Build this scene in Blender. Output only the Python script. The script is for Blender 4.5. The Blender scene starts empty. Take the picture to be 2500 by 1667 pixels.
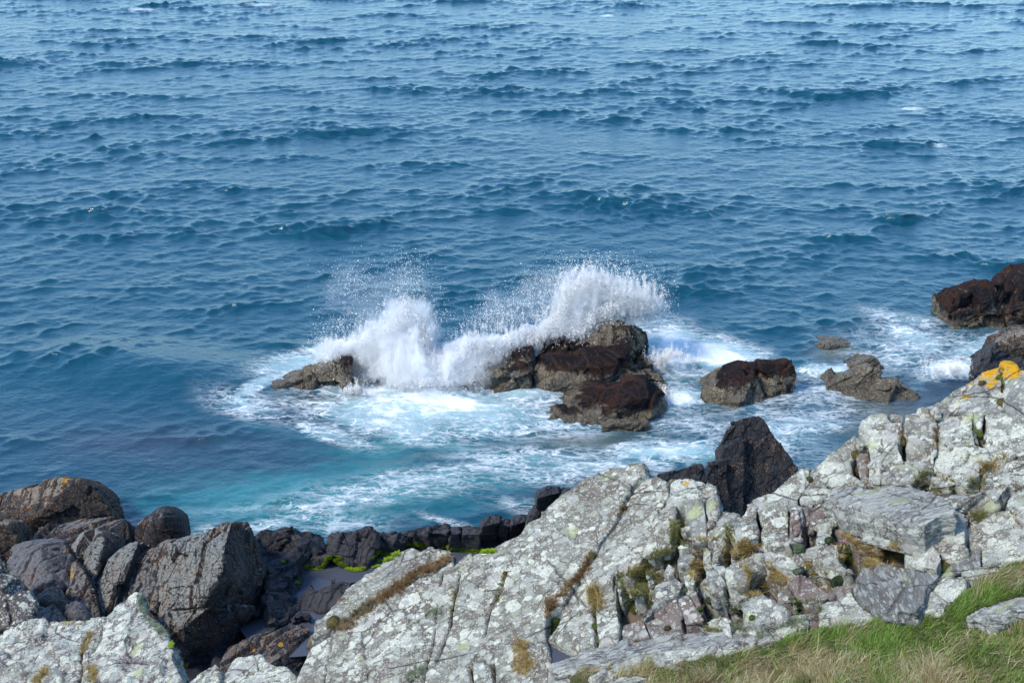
import bpy, bmesh, math, random
import numpy as np
from mathutils import Vector, Matrix
random.seed(7)
rng = np.random.default_rng(11)
SC = bpy.context.scene
COL = SC.collection
R = math.radians
# ------------------------------------------------------------------ camera
CAMZ, PITCH, FPX = 20.0, R(22.0), 2500*50/36.0
cam = bpy.data.cameras.new('camera'); cam.lens = 50; cam.sensor_width = 36
cam.clip_start = .1; cam.clip_end = 8000
co = bpy.data.objects.new('camera', cam); COL.objects.link(co)
co.location = (0, 0, CAMZ); co.rotation_euler = (math.pi/2-PITCH, 0, 0)
SC.camera = co
# ------------------------------------------------------------------ light
SUN_EL, SUN_AZ = R(47), R(238)          # azimuth clockwise from +Y: behind the camera, to its left
w = bpy.data.worlds.new('World'); SC.world = w; w.use_nodes = True
nt = w.node_tree; bg = nt.nodes['Background']
sky = nt.nodes.new('ShaderNodeTexSky'); sky.sky_type = 'NISHITA'; sky.sun_disc = False
sky.sun_elevation = SUN_EL; sky.sun_rotation = SUN_AZ
sky.air_density = 1.0; sky.dust_density = .2; sky.ozone_density = 2.0
tint = nt.nodes.new('ShaderNodeMix'); tint.data_type = 'RGBA'; tint.blend_type = 'MULTIPLY'; tint.inputs[0].default_value = 1
tint.inputs[7].default_value = (.79, .98, 1.10, 1)
nt.links.new(sky.outputs[0], tint.inputs[6]); nt.links.new(tint.outputs[2], bg.inputs[0]); bg.inputs[1].default_value = .15
sl = bpy.data.lights.new('sun', 'SUN'); sl.energy = 2.3; sl.angle = R(11.0); sl.color = (1, .94, .82)
so = bpy.data.objects.new('sun', sl); COL.objects.link(so)
sd = Vector((math.sin(SUN_AZ)*math.cos(SUN_EL), math.cos(SUN_AZ)*math.cos(SUN_EL), math.sin(SUN_EL)))
so.rotation_euler = (-sd).to_track_quat('-Z', 'Y').to_euler(); so.location = (-20, -20, 40)
SC.view_settings.view_transform = 'Standard'; SC.view_settings.look = 'None'
SC.view_settings.exposure = 0.87; SC.view_settings.gamma = 1
SC.render.engine = 'CYCLES'
SC.cycles.max_bounces = 6; SC.cycles.diffuse_bounces = 4; SC.cycles.glossy_bounces = 3
SC.cycles.volume_bounces = 12; SC.cycles.max_bounces = 14; SC.cycles.transmission_bounces = 3; SC.cycles.caustics_reflective = False; SC.cycles.caustics_refractive = False
# ------------------------------------------------------------------ geometry helpers
CX, CY = 1250.0, 833.5
sp, cp = math.sin(PITCH), math.cos(PITCH)
def ray(px, py):
    """direction with unit depth along the camera axis for photo pixel (2500 wide)"""
    px = np.asarray(px, float); py = np.asarray(py, float)
    x = (px-CX)/FPX; y = -(py-CY)/FPX
    return np.stack([x, cp+y*sp, -sp+y*cp], -1)
ORG = np.array([0, 0, CAMZ])
def at(px, py, d): return ORG + ray(px, py)*np.asarray(d, float)[..., None]
def atY(px, py, Y):
    r = ray(px, py); return ORG + r*(np.asarray(Y, float)/r[..., 1])[..., None]
def atZ(px, py, Z=0.0):
    r = ray(px, py); return ORG + r*((Z-CAMZ)/r[..., 2])[..., None]
def proj(P):
    """world -> photo pixel, used only to measure"""
    q = P-ORG; dep = q[..., 1]*cp - q[..., 2]*sp; up = q[..., 1]*sp + q[..., 2]*cp
    return CX + FPX*q[..., 0]/dep, CY - FPX*up/dep, dep
CROP = {1: (0, 1100, 2.6133), 2: (600, 1050, 2.5411), 3: (1300, 1050, 2.5411), 4: (1800, 850, 2.8514),
        5: (1900, 1200, 3.3583), 6: (600, 620, 2.94), 7: (1200, 650, 2.8513), 8: (1900, 600, 3.485), 0: (0, 0, 1)}
def C(k, pts):
    x0, y0, s = CROP[k]; return [(x0+x/s, y0+y/s)+tuple(r) for x, y, *r in pts]
# ------------------------------------------------------------------ vectorised noise
def _h(ix, iy, iz, seed):
    n = (ix.astype(np.int64)*73856093) ^ (iy.astype(np.int64)*19349663) ^ (iz.astype(np.int64)*83492791) ^ (seed*2654435761)
    n = (n ^ (n >> 13)) & 0xffffffff
    n = (n*1274126177) & 0xffffffff
    n = n ^ (n >> 16)
    n = (n*2246822519) & 0xffffffff
    return (n ^ (n >> 15)) & 0xffffffff
def rnd(ix, iy, iz, seed): return _h(ix, iy, iz, seed)/4294967296.0
def vnoise(P, seed=0):
    """gradient-like value noise in [-1,1]"""
    i = np.floor(P).astype(np.int64); f = P-i; u = f*f*f*(f*(f*6-15)+10); o = 0
    for dx in (0, 1):
        wx = u[:, 0] if dx else 1-u[:, 0]
        for dy in (0, 1):
            wy = u[:, 1] if dy else 1-u[:, 1]
            for dz in (0, 1):
                wz = u[:, 2] if dz else 1-u[:, 2]
                h = _h(i[:, 0]+dx, i[:, 1]+dy, i[:, 2]+dz, seed)
                gx = (h & 1023)/511.5-1; gy = ((h >> 10) & 1023)/511.5-1; gz = ((h >> 20) & 1023)/511.5-1
                o = o + wx*wy*wz*(gx*(f[:, 0]-dx)+gy*(f[:, 1]-dy)+gz*(f[:, 2]-dz))
    return o*1.6
def fbm(P, s=1.0, octv=4, seed=0, gain=.5):
    o = 0; a = 1.0; t = 0
    for k in range(octv):
        o = o + a*vnoise(P*s + 17.3*k, seed+k*13); t += a; a *= gain; s *= 2.03
    return o/t*1.3
def worley(P, seed=0):
    """F1, F2 and a random value of the nearest cell"""
    i = np.floor(P).astype(np.int64); f = P-i
    F1 = np.full(len(P), 9.0); F2 = F1.copy(); ID = np.zeros(len(P))
    for dx in (-1, 0, 1):
        for dy in (-1, 0, 1):
            for dz in (-1, 0, 1):
                a, b, c = i[:, 0]+dx, i[:, 1]+dy, i[:, 2]+dz
                h = _h(a, b, c, seed)
                d = (dx+(h & 1023)/1023.-f[:, 0])**2+(dy+((h >> 10) & 1023)/1023.-f[:, 1])**2+(dz+((h >> 20) & 1023)/1023.-f[:, 2])**2
                m = d < F1
                F2 = np.where(m, F1, np.minimum(F2, d)); F1 = np.where(m, d, F1)
                ID = np.where(m, ((h*48271) & 65535)/65535., ID)
    return np.sqrt(F1), np.sqrt(F2), ID
def sstep(a, b, x):
    t = np.clip((x-a)/(b-a), 0, 1); return t*t*(3-2*t)
# ------------------------------------------------------------------ object helpers
def tag(o, label=None, cat=None, group=None, kind=None):
    if label: o['label'] = label
    if cat: o['category'] = cat
    if group: o['group'] = group
    if kind: o['kind'] = kind
    return o
def mesh_np(name, V, F, mat, attrs=None, smooth=True, loc=None, parent=None):
    """F: (n,k) index array"""
    V = np.asarray(V, np.float32); F = np.asarray(F, np.int32)
    if loc is None: loc = (0, 0, 0)
    V = V-np.asarray(loc, np.float32)
    me = bpy.data.meshes.new(name); k = F.shape[1]
    me.vertices.add(len(V)); me.vertices.foreach_set('co', V.ravel())
    me.loops.add(F.size); me.loops.foreach_set('vertex_index', F.ravel())
    me.polygons.add(len(F)); me.polygons.foreach_set('loop_start', np.arange(0, F.size, k, dtype=np.int32))
    me.update(calc_edges=True)
    me.polygons.foreach_set('use_smooth', np.full(len(F), smooth))
    for n, a in (attrs or {}).items():
        a = np.asarray(a, np.float32)
        if a.ndim == 1:
            me.attributes.new(n, 'FLOAT', 'POINT').data.foreach_set('value', a)
        else:
            if a.shape[1] == 3: a = np.concatenate([a, np.ones((len(a), 1), np.float32)], 1)
            me.attributes.new(n, 'FLOAT_COLOR', 'POINT').data.foreach_set('color', a.ravel())
    me.validate()
    if mat: me.materials.append(mat)
    o = bpy.data.objects.new(name, me); COL.objects.link(o); o.location = loc
    if parent: o.parent = parent
    return o
# ------------------------------------------------------------------ material helpers
class M:
    def __init__(s, name):
        s.m = bpy.data.materials.new(name); s.m.use_nodes = True; s.t = s.m.node_tree
        s.b = s.t.nodes['Principled BSDF']; s.out = s.t.nodes['Material Output']
    def n(s, kind, **kw):
        nd = s.t.nodes.new('ShaderNode'+kind)
        for k, v in kw.items(): setattr(nd, k, v)
        return nd
    def put(s, sock, v):
        if v is None: return
        if isinstance(v, bpy.types.NodeSocket): s.t.links.new(v, sock)
        elif isinstance(v, (tuple, list)):
            sock.default_value = tuple(v)+((1,) if len(v) == 3 and sock.type == 'RGBA' else ())
        else: sock.default_value = v
    def pos(s, scale=(1, 1, 1), rot=(0, 0, 0), loc=(0, 0, 0)):
        g = s.n('NewGeometry'); mp = s.n('Mapping'); s.put(mp.inputs['Vector'], g.outputs['Position'])
        mp.inputs['Scale'].default_value = scale; mp.inputs['Rotation'].default_value = rot; mp.inputs['Location'].default_value = loc
        return mp.outputs[0]
    def noise(s, v, sc, det=4, rough=.55, dist=0, col=False):
        q = s.n('TexNoise'); s.put(q.inputs['Vector'], v); q.inputs['Scale'].default_value = sc
        q.inputs['Detail'].default_value = det; q.inputs['Roughness'].default_value = rough; q.inputs['Distortion'].default_value = dist
        return q.outputs['Color' if col else 'Fac']
    def vor(s, v, sc, feat='F1', rand=1.0):
        q = s.n('TexVoronoi', feature=feat); s.put(q.inputs['Vector'], v); q.inputs['Scale'].default_value = sc
        q.inputs['Randomness'].default_value = rand
        return q
    def math(s, op, a, b=None, c=None, clamp=False):
        q = s.n('Math', operation=op, use_clamp=clamp); s.put(q.inputs[0], a); s.put(q.inputs[1], b); s.put(q.inputs[2], c)
        return q.outputs[0]
    def vadd(s, a, b, sc=1.0):
        q = s.n('VectorMath', operation='MULTIPLY_ADD'); s.put(q.inputs[0], b); q.inputs[1].default_value = (sc,)*3; s.put(q.inputs[2], a)
        return q.outputs[0]
    def ss(s, v, a, b, lo=0.0, hi=1.0):
        q = s.n('MapRange', interpolation_type='SMOOTHSTEP'); s.put(q.inputs[0], v)
        s.put(q.inputs[1], a); s.put(q.inputs[2], b); q.inputs[3].default_value = lo; q.inputs[4].default_value = hi
        return q.outputs[0]
    def mix(s, f, a, b):
        q = s.n('Mix', data_type='RGBA'); s.put(q.inputs[0], f); s.put(q.inputs[6], a); s.put(q.inputs[7], b)
        return q.outputs[2]
    def attr(s, name, out='Fac'):
        q = s.n('Attribute', attribute_name=name); return q.outputs[out]
    def bump(s, h, dist, st=1.0, nrm=None):
        q = s.n('Bump'); s.put(q.inputs['Height'], h); q.inputs['Distance'].default_value = dist; q.inputs['Strength'].default_value = st
        s.put(q.inputs['Normal'], nrm); return q.outputs[0]
    def sep(s, v):
        q = s.n('SeparateXYZ'); s.put(q.inputs[0], v); return q.outputs
    def warp(s, v, sc, amt, det=3):
        c = s.noise(v, sc, det, col=True)
        q = s.n('VectorMath', operation='SUBTRACT'); s.put(q.inputs[0], c); q.inputs[1].default_value = (.5, .5, .5)
        return s.vadd(v, q.outputs[0], amt)
# ================================================================== SEA
def ocean_tile(L, N, kmin, kmax, hs, seed, wind, spread=2.0, kp=.7, p=4.0):
    """periodic height and horizontal displacement of a random wave field"""
    g = np.random.default_rng(seed)
    k1 = np.fft.fftfreq(N, L/N)*2*np.pi; kx, ky = np.meshgrid(k1, k1, indexing='xy'); k = np.hypot(kx, ky); k[0, 0] = 1e-6
    cosd = (kx*math.cos(wind)+ky*math.sin(wind))/k
    S = k**(-p)*np.exp(-1.1*(kp/k)**2)*(np.abs(cosd)**spread+.04)*(k >= kmin)*(k < kmax)
    a = np.sqrt(S)*(g.normal(size=k.shape)+1j*g.normal(size=k.shape)); a[0, 0] = 0
    h = np.fft.ifft2(a).real; s = hs/h.std()
    dx = np.fft.ifft2(-1j*kx/k*a).real*s; dy = np.fft.ifft2(-1j*ky/k*a).real*s
    return L, N, (h*s).astype(np.float32), dx.astype(np.float32), dy.astype(np.float32)
def samp(t, X, Y, rot):
    L, N, h, dx, dy = t; c, s = math.cos(rot), math.sin(rot)
    u = (c*X+s*Y)/L*N; v = (-s*X+c*Y)/L*N
    iu = np.floor(u).astype(np.int64); iv = np.floor(v).astype(np.int64); fu = (u-iu).astype(np.float32); fv = (v-iv).astype(np.float32)
    def g(A):
        a = A[iv % N, iu % N]; b = A[iv % N, (iu+1) % N]; c_ = A[(iv+1) % N, iu % N]; d = A[(iv+1) % N, (iu+1) % N]
        return (a*(1-fu)+b*fu)*(1-fv)+(c_*(1-fu)+d*fu)*fv
    H, DX, DY = g(h), g(dx), g(dy)
    return H, c*DX-s*DY, s*DX+c*DY
# rows follow the growing distance so that near and far waves are equally well resolved
rows = [22.0]
while rows[-1] < 175: rows.append(rows[-1] + max(.05, (rows[-1]**2)*.65/(CAMZ*1422)))
while rows[-1] < 3500: rows.append(rows[-1]*1.03)
rows = np.array(rows)
t_in = np.linspace(-.47, .47, 1250)
t_out = .47*1.06**np.arange(1, 22)
ts = np.concatenate([-t_out[::-1], t_in, t_out])
X = rows[:, None]*ts[None, :]; Y = np.repeat(rows[:, None], len(ts), 1)
X = X.ravel(); Y = Y.ravel()
WD = R(-82)
T1 = ocean_tile(113., 1024, .15, 3.0, .074, 3, WD, 2.6, .55, 3.1)
T2 = ocean_tile(31.7, 512, 3.0, 12., .026, 5, WD, 1.3, 1.0, 3.3)
T3 = ocean_tile(11.3, 512, 12., 70., .0055, 6, WD, 1.0, 1.0, 3.1)
h1, x1, y1 = samp(T1, X, Y, 0.0); h2, x2, y2 = samp(T2, X, Y, .21); h3, x3, y3 = samp(T3, X, Y, -.33)
px, py, _ = proj(np.stack([X, Y, np.zeros_like(X)], 1))
def blob(cx, cy, rx, ry, ang=0.0):
    """soft elliptical patch of sea, centre and radii measured in the photograph and laid on the water plane"""
    c, s = math.cos(R(ang)), math.sin(R(ang)); dx, dy = px-cx, py-cy
    u = (c*dx+s*dy)/rx; v = (-s*dx+c*dy)/ry; return np.exp(-(u*u+v*v)*1.1)
Wp = np.stack([X, Y, np.zeros_like(X)], 1)
wn = fbm(Wp*[.5, 1, 1], .22, 4, 5)*.9; wn2 = fbm(Wp*[.5, 1, 1], .5, 3, 9)
def field(lst):
    o = 0
    for cx, cy, rx, ry, a, st in lst: o = np.maximum(o, st*blob(cx, cy, rx, ry, a))
    return o
FOAM = [(1120, 1010, 440, 70, 3, .60), (1000, 1000, 280, 55, 3, .86), (1350, 1120, 300, 50, 0, .36), (620, 1000, 160, 40, 10, .4), (1900, 960, 260, 60, 0, .3), (1650, 1030, 150, 60, 0, .4), (600, 1250, 260, 40, -5, .14), (1050, 1010, 420, 70, 3, .62), (950, 1200, 420, 50, -9, .24), (800, 1290, 260, 40, -6, .22), (1800, 1060, 260, 80, 10, .34), (2250, 850, 260, 70, 0, .34), (1450, 1140, 260, 40, -4, .42), (1780, 900, 170, 60, 20, .6), (1060, 985, 300, 50, 4, 1.0), (1260, 955, 120, 40, 0, .85), (950, 1040, 190, 38, 8, .75), (1200, 1040, 150, 45, -8, .62), (1650, 860, 75, 58, 30, 1.45), (1740, 872, 135, 42, 8, 1.25), (1800, 890, 90, 26, 10, 1.0),
        (1660, 975, 60, 28, -10, 1.1), (1590, 840, 60, 40, 40, .9), (2040, 905, 90, 15, 0, 1.0), (2330, 903, 75, 20, -4, 1.25), (2400, 850, 130, 28, -14, .75),
        (2240, 830, 120, 30, 20, .66), (2220, 780, 110, 20, 10, .45), (2150, 760, 60, 14, 10, .4), (1620, 1100, 150, 24, -2, .95), (1560, 1080, 80, 18, -12, .7),
        (1880, 1060, 110, 60, 60, .55), (1960, 1030, 150, 40, -8, .5), (1700, 1040, 80, 30, 20, .5),
        (640, 950, 80, 14, -24, .95), (720, 900, 110, 34, -12, .62), (800, 860, 60, 30, 0, .7), (590, 990, 50, 9, 20, .6),
        (900, 950, 90, 30, 0, 1.0), (800, 1060, 120, 22, 16, .55), (870, 1215, 240, 26, -14, .40), (700, 1270, 180, 22, -12, .36), (1020, 1160, 180, 22, -10, .5),
        (1350, 1250, 160, 30, 10, .42), (1080, 1270, 90, 12, 15, .35), (520, 1300, 60, 30, 0, .5), (1450, 1150, 150, 20, 5, .42), (2040, 1180, 80, 20, 20, .35), (2080, 955, 140, 12, 0, .5)]
TURQ = [(800, 1210, 520, 95, -6, 1.0), (1250, 1120, 300, 70, 0, .6), (1080, 1080, 420, 90, 0, .7), (1650, 1000, 200, 90, 0, .5), (1080, 1030, 330, 60, 3, .95), (950, 1180, 360, 46, -8, .85), (700, 1275, 330, 52, -6, .9), (1700, 880, 190, 60, 5, .85), (1650, 1110, 190, 34, 0, .85), (760, 890, 160, 42, -8, .6),
        (420, 1250, 200, 30, 0, .55), (900, 1250, 200, 40, 0, .6), (2300, 850, 240, 55, 0, .4), (2000, 900, 160, 26, 0, .6), (1950, 1080, 120, 60, 0, .45), (1250, 1130, 160, 40, 0, .45)]
DARK = [(420, 1085, 420, 75, 3, .8), (720, 1010, 200, 40, 4, .9), (620, 1165, 300, 26, -3, .75), (1480, 1170, 170, 45, 0, .7), (1750, 1035, 150, 30, 0, .6), (2280, 960, 190, 30, -20, .9), (1120, 1130, 140, 28, 0, .35),
        (2100, 985, 240, 60, -10, .5), (2230, 870, 80, 18, 0, .4), (150, 1180, 260, 40, 0, .35)]
KHAKI = [(820, 985, 130, 16, 2, .95), (1450, 1080, 150, 22, 0, .9), (2170, 1010, 170, 26, 6, .8), (2060, 1050, 60, 20, 0, .6), (2040, 862, 70, 20, 0, .8), (1650, 840, 30, 14, 0, .7), (1760, 1000, 60, 14, 0, .4)]
foam = field(FOAM); foam = np.clip(foam*(1+.35*wn2)+.16*wn*(foam > .03), 0, 1.3)
turq = np.clip(field(TURQ)*(1+.55*wn+.3*wn2), 0, 1)
dark = np.clip(field(DARK)*(1+.7*wn+.35*wn2), 0, 1); khaki = np.clip(field(KHAKI)*(1+.3*wn2), 0, 1)
near = sstep(60, 38, Y)                                  # the shallows: lower, rounder waves
sw = 1-.25*near
amp = np.clip(.92+.95*fbm(Wp*[.6, 1, 1], .07, 4, 44), .22, 2.3)
s1 = np.clip((h1+.6*h2)/T1[2].std(), -3, 2.7)
sk = (np.exp(.75*s1)-1.32)*T1[2].std()*.48                     # peaked crests over long flat troughs
rip = (.45+.8*sstep(-.2, 1.6, s1))*amp
foamy = np.clip(foam, 0, 1)
Z = foamy*(.10*fbm(Wp, .9, 4, 61)+.05)+(sk*amp*sw+h2*rip*(1-.1*near)+h3*(.6+.4*rip)*(1-.3*near))
# a swell rising against the reef on its left side
sx, sy = atZ(400, 905)[:2]
sw_d = ((X-sx)*.25+(Y-sy)*.97)/2.0; Z = Z + .42*np.exp(-sw_d**2)*np.exp(-((X-sx)/5.0)**2)
chop = -1.15
# steep faces turned to the shore, long gentle backs
P = np.stack([X+chop*(x1*sw+x2*rip+x3*.5), Y+chop*(y1*sw+y2*rip+y3*.5)-.9*sk*amp*sw, Z], 1)
crest = np.clip((h1*.8+h2*2)/.34, -1, 2)
# a few whitecaps far out, each on its own patch of water
CAPS = [(345, 24, 30, 3), (640, 13, 34, 4), (1485, 40, 18, 2.5), (2225, 265, 30, 3), (2300, 356, 16, 3)]
caps = 0
for cx, cy, rx, ry in CAPS: caps = np.maximum(caps, blob(cx, cy, rx, ry))
foam = np.maximum(foam, caps*.9)
nr, nc = len(rows), len(ts)
ii = np.arange(nr-1)[:, None]*nc+np.arange(nc-1)[None, :]
F = np.stack([ii, ii+1, ii+nc+1, ii+nc], -1).reshape(-1, 4)
def water_mat():
    s = M('sea_water'); v = s.pos((.42, 1, 1), (0, 0, R(6))); v1 = s.pos()
    fo, tq, dk, kh = s.attr('foam'), s.attr('turq'), s.attr('dark'), s.attr('khaki')
    wv = s.warp(v, 1.2, .9, 4); wv2 = s.warp(v, 4.0, .22, 3)
    # lace: thin bright filaments where cells meet, in two sizes
    a = s.vor(wv, 2.2, 'DISTANCE_TO_EDGE').outputs[0]; b = s.vor(s.vadd(wv, (3, 1, 2)), 4.3, 'DISTANCE_TO_EDGE').outputs[0]
    n1 = s.noise(wv, 1.5, 7, .68); n2 = s.noise(wv2, 6, 6, .7)
    rd = s.math('ABSOLUTE', s.math('SUBTRACT', s.noise(s.warp(v, .8, 1.2, 4), 1.25, 6, .62), .5))
    rd2 = s.math('ABSOLUTE', s.math('SUBTRACT', s.noise(s.warp(v, 2.2, .55, 4), 3.3, 6, .62), .5))
    lace = s.math('MAXIMUM', s.ss(rd, .0, .055, 1, 0), s.math('MULTIPLY', s.ss(rd2, .0, .055, 1, 0), .85))
    lace = s.math('MAXIMUM', lace, s.math('MULTIPLY', s.ss(a, 0, .09, 1, 0), .6))
    lace = s.math('MULTIPLY', lace, s.ss(n1, .30, .52))
    lace = s.math('MULTIPLY', lace, s.ss(n2, .26, .5))
    lacy = s.math('MULTIPLY', lace, s.ss(fo, .05, .38))
    th = s.math('SUBTRACT', 1.16, s.math('MULTIPLY', fo, .74))
    solid = s.ss(s.math('SUBTRACT', s.math('MULTIPLY', s.math('ADD', n1, s.math('MULTIPLY', n2, .3)), .9), th), -.13, .16)
    patch = s.ss(s.math('ADD', s.math('MULTIPLY', n1, .75), fo), .62, 1.15)
    f = s.math('MAXIMUM', lacy, solid, clamp=True)
    f = s.math('MAXIMUM', f, s.math('MULTIPLY', patch, .26))
    fleck = s.math('MULTIPLY', s.math('MULTIPLY', s.ss(s.noise(v1, 22, 3, .6), .66, .76), .6), s.ss(fo, .1, .6)); f = s.math('MAXIMUM', f, fleck)
    deep = (.004, .056, .090)
    c = s.mix(dk, deep, s.mix(s.noise(v, 1.0, 4), (.012, .05, .08), (.04, .05, .08)))
    c = s.mix(s.math('MULTIPLY', kh, .85), c, (.13, .14, .105))
    c = s.mix(s.math('MULTIPLY', s.ss(s.math('ADD', tq, s.math('MULTIPLY', s.math('SUBTRACT', s.noise(wv, .9, 6, .7), .5), 1.6)), .1, .95), .8), c, (.026, .185, .205))
    bub = s.math('MULTIPLY', s.ss(s.math('ADD', fo, s.math('MULTIPLY', s.noise(wv, 1.0, 5, .65), .7)), .5, 1.2), .72)
    c = s.mix(bub, c, (.25, .50, .55))
    c = s.mix(f, c, (.78, .82, .83))
    s.put(s.b.inputs['Base Color'], c)
    s.put(s.b.inputs['Roughness'], s.math('ADD', s.math('MULTIPLY', f, .6), .13)); s.b.inputs['IOR'].default_value = 1.42
    s.put(s.b.inputs['Specular IOR Level'], s.math('SUBTRACT', .5, s.math('MULTIPLY', f, .4)))
    h = s.noise(s.warp(v, 2, .3), 5.5, 6, .62); b1 = s.bump(h, .03, 1.0)
    b2 = s.bump(s.math('ADD', s.math('MULTIPLY', f, .5), s.math('MULTIPLY', n2, s.math('MULTIPLY', f, .6))), .05, .8, b1)
    s.put(s.b.inputs['Normal'], b2)
    return s.m
seao = mesh_np('sea', P, F, water_mat(), {'foam': foam, 'turq': turq, 'dark': dark, 'khaki': khaki})
tag(seao, 'blue choppy sea with turquoise shallows and streaks of white foam', None, None, 'structure')
# ================================================================== ROCK TOOLS
def remesh(meshes, voxel):
    """meshes: list of (verts, faces) closed shells -> one watertight surface as arrays"""
    V = []; F = []
    for v, f in meshes:
        b = len(V); V += [tuple(map(float, p)) for p in v]; F += [[i+b for i in q] for q in f]
    me = bpy.data.meshes.new('tmp'); me.from_pydata(V, [], F); me.update()
    bm = bmesh.new(); bm.from_mesh(me); bmesh.ops.recalc_face_normals(bm, faces=bm.faces); bm.to_mesh(me); bm.free()
    o = bpy.data.objects.new('tmp', me); COL.objects.link(o)
    md = o.modifiers.new('r', 'REMESH'); md.mode = 'VOXEL'; md.voxel_size = voxel; md.adaptivity = 0
    dg = bpy.context.evaluated_depsgraph_get(); ev = o.evaluated_get(dg); m = ev.to_mesh()
    n = len(m.vertices); v = np.empty(n*3, np.float32); m.vertices.foreach_get('co', v)
    q = np.empty(len(m.loops), np.int32); m.loops.foreach_get('vertex_index', q)
    lt = np.empty(len(m.polygons), np.int32); m.polygons.foreach_get('loop_total', lt)
    v = v.reshape(-1, 3).astype(float)
    if (lt == 4).all(): f = q.reshape(-1, 4)
    else:
        f = []; k = 0
        for t in lt:
            a = q[k:k+t]; k += t
            f.append([a[0], a[1], a[2], a[3] if t > 3 else a[2]])
        f = np.array(f)
    ev.to_mesh_clear(); bpy.data.objects.remove(o); bpy.data.meshes.remove(me)
    return v, f
def normals(V, F):
    a, b, c, d = (V[F[:, i]] for i in range(4)); n = np.cross(c-a, d-b)
    N = np.zeros_like(V)
    for i in range(4):
        for j in range(3): N[:, j] += np.bincount(F[:, i], n[:, j], len(V))
    return N/np.maximum(np.linalg.norm(N, axis=1, keepdims=True), 1e-9)
def relax(V, F, it=1, k=.5):
    for _ in range(it):
        S = np.zeros_like(V); c = np.zeros(len(V))
        for i, j in ((0, 1), (1, 2), (2, 3), (3, 0)):
            for a, b in ((F[:, i], F[:, j]), (F[:, j], F[:, i])):
                for t in range(3): S[:, t] += np.bincount(a, V[b, t], len(V))
                c += np.bincount(a, minlength=len(V))
        V = V*(1-k)+k*S/np.maximum(c, 1)[:, None]
    return V
def hull(pts):
    bm = bmesh.new()
    for p in pts: bm.verts.new(tuple(map(float, p)))
    bmesh.ops.convex_hull(bm, input=bm.verts)
    bmesh.ops.delete(bm, geom=[v for v in bm.verts if not v.link_faces], context='VERTS')
    bm.verts.index_update(); V = [tuple(v.co) for v in bm.verts]; F = [[v.index for v in f.verts] for f in bm.faces]; bm.free()
    return V, F
def frame(n, up=(0, 0, 1)):
    n = np.asarray(n, float); n /= np.linalg.norm(n); u = np.cross(up, n); u /= np.linalg.norm(u); return u, np.cross(n, u), n
def facets(P, seed):
    """each cell of broken rock is a flat facet with its own tilt and height"""
    i = np.floor(P).astype(np.int64); f = P-i; F1 = np.full(len(P), 9.0); out = np.zeros(len(P))
    for dx in (-1, 0, 1):
        for dy in (-1, 0, 1):
            for dz in (-1, 0, 1):
                a, b, c = i[:, 0]+dx, i[:, 1]+dy, i[:, 2]+dz
                h = _h(a, b, c, seed); h2 = _h(a, b, c, seed+77)
                ex = f[:, 0]-dx-(h & 1023)/1023.; ey = f[:, 1]-dy-((h >> 10) & 1023)/1023.; ez = f[:, 2]-dz-((h >> 20) & 1023)/1023.
                d = np.abs(ex)**1.5+np.abs(ey)**1.5+np.abs(ez)**1.5; m = d < F1
                t = ((h2 & 1023)/511.5-1)*ex+(((h2 >> 10) & 1023)/511.5-1)*ey+(((h2 >> 20) & 1023)/511.5-1)*ez
                F1 = np.where(m, d, F1); out = np.where(m, 1.5*t+((h*48271) & 65535)/65535.-.5, out)
    return out
def weather(V, F, seed, amp=.03, size=.6, block=.05, bsize=.45, bed=None, strata=0.0, spitch=.12, fine=.008, grooves=(), crack=.0, csize=.8, wobk=.55):
    """erode a shell: fracture facets, bedding steps, cracks, roughness"""
    N = normals(V, F); Q = V.copy()
    wob = wobk*np.stack([fbm(V, 1.1/size, 3, seed+91), fbm(V, 1.1/size, 3, seed+92), fbm(V, 1.1/size, 3, seed+93)], 1)*size*.22
    if bed is not None:
        u, v_, n_ = frame(bed); B = np.stack([u, v_, n_]); L = (V+wob)@B.T
    else: L = V+wob
    d = amp*fbm(V, 1/size, 4, seed)
    if block:
        Lb = L/np.array([bsize*1.7, bsize, bsize*.55]) if bed is not None else L/bsize
        d += facets(Lb, seed+3)*block
    if crack:
        Lc = L/np.array([csize*1.6, csize, csize*.9]) if bed is not None else L/csize
        F1, F2, ID = worley(Lc, seed+8); d -= crack*(1-sstep(0, .05, F2-F1))*(.4+.6*(fbm(V, .9, 2, seed+5) > -.1))
    if strata and bed is not None:
        t = L[:, 2]/spitch; k = np.floor(t); fr = t-k; z = k*0
        d += strata*(rnd(k.astype(np.int64), z.astype(np.int64), z.astype(np.int64), seed+4)-.5)-strata*.5*(1-sstep(0, .16, np.minimum(fr, 1-fr)))
    d += fine*fbm(V, 9, 3, seed+6, .6)
    V = V+N*d[:, None]
    gm = np.zeros(len(V))
    for g in grooves:                                     # g = (polyline of 3D points, width, depth)
        pl, wd, dp = g; pl = np.asarray(pl); best = np.full(len(V), 9.0)
        Pw = Q+wob*.25
        for a, b in zip(pl[:-1], pl[1:]):
            ab = b-a; t = np.clip(((Pw-a)@ab)/max(ab@ab, 1e-9), 0, 1); r = Pw-a-t[:, None]*ab
            best = np.minimum(best, np.linalg.norm(r, axis=1))
        m = 1-sstep(wd*.12, wd*.5, best*(1+.5*fbm(V, 3, 2, seed+33))); V = V-N*(m*dp)[:, None]; gm = np.maximum(gm, m)
    return V, gm
def finish(name, V, F, mat, attrs, label, cat, group=None, kind=None, parent=None):
    lo, hi = V.min(0), V.max(0); loc = ((lo[0]+hi[0])/2, (lo[1]+hi[1])/2, lo[2])
    return tag(mesh_np(name, V, F, mat, attrs, True, loc, parent), label, cat, group, kind)
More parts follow.
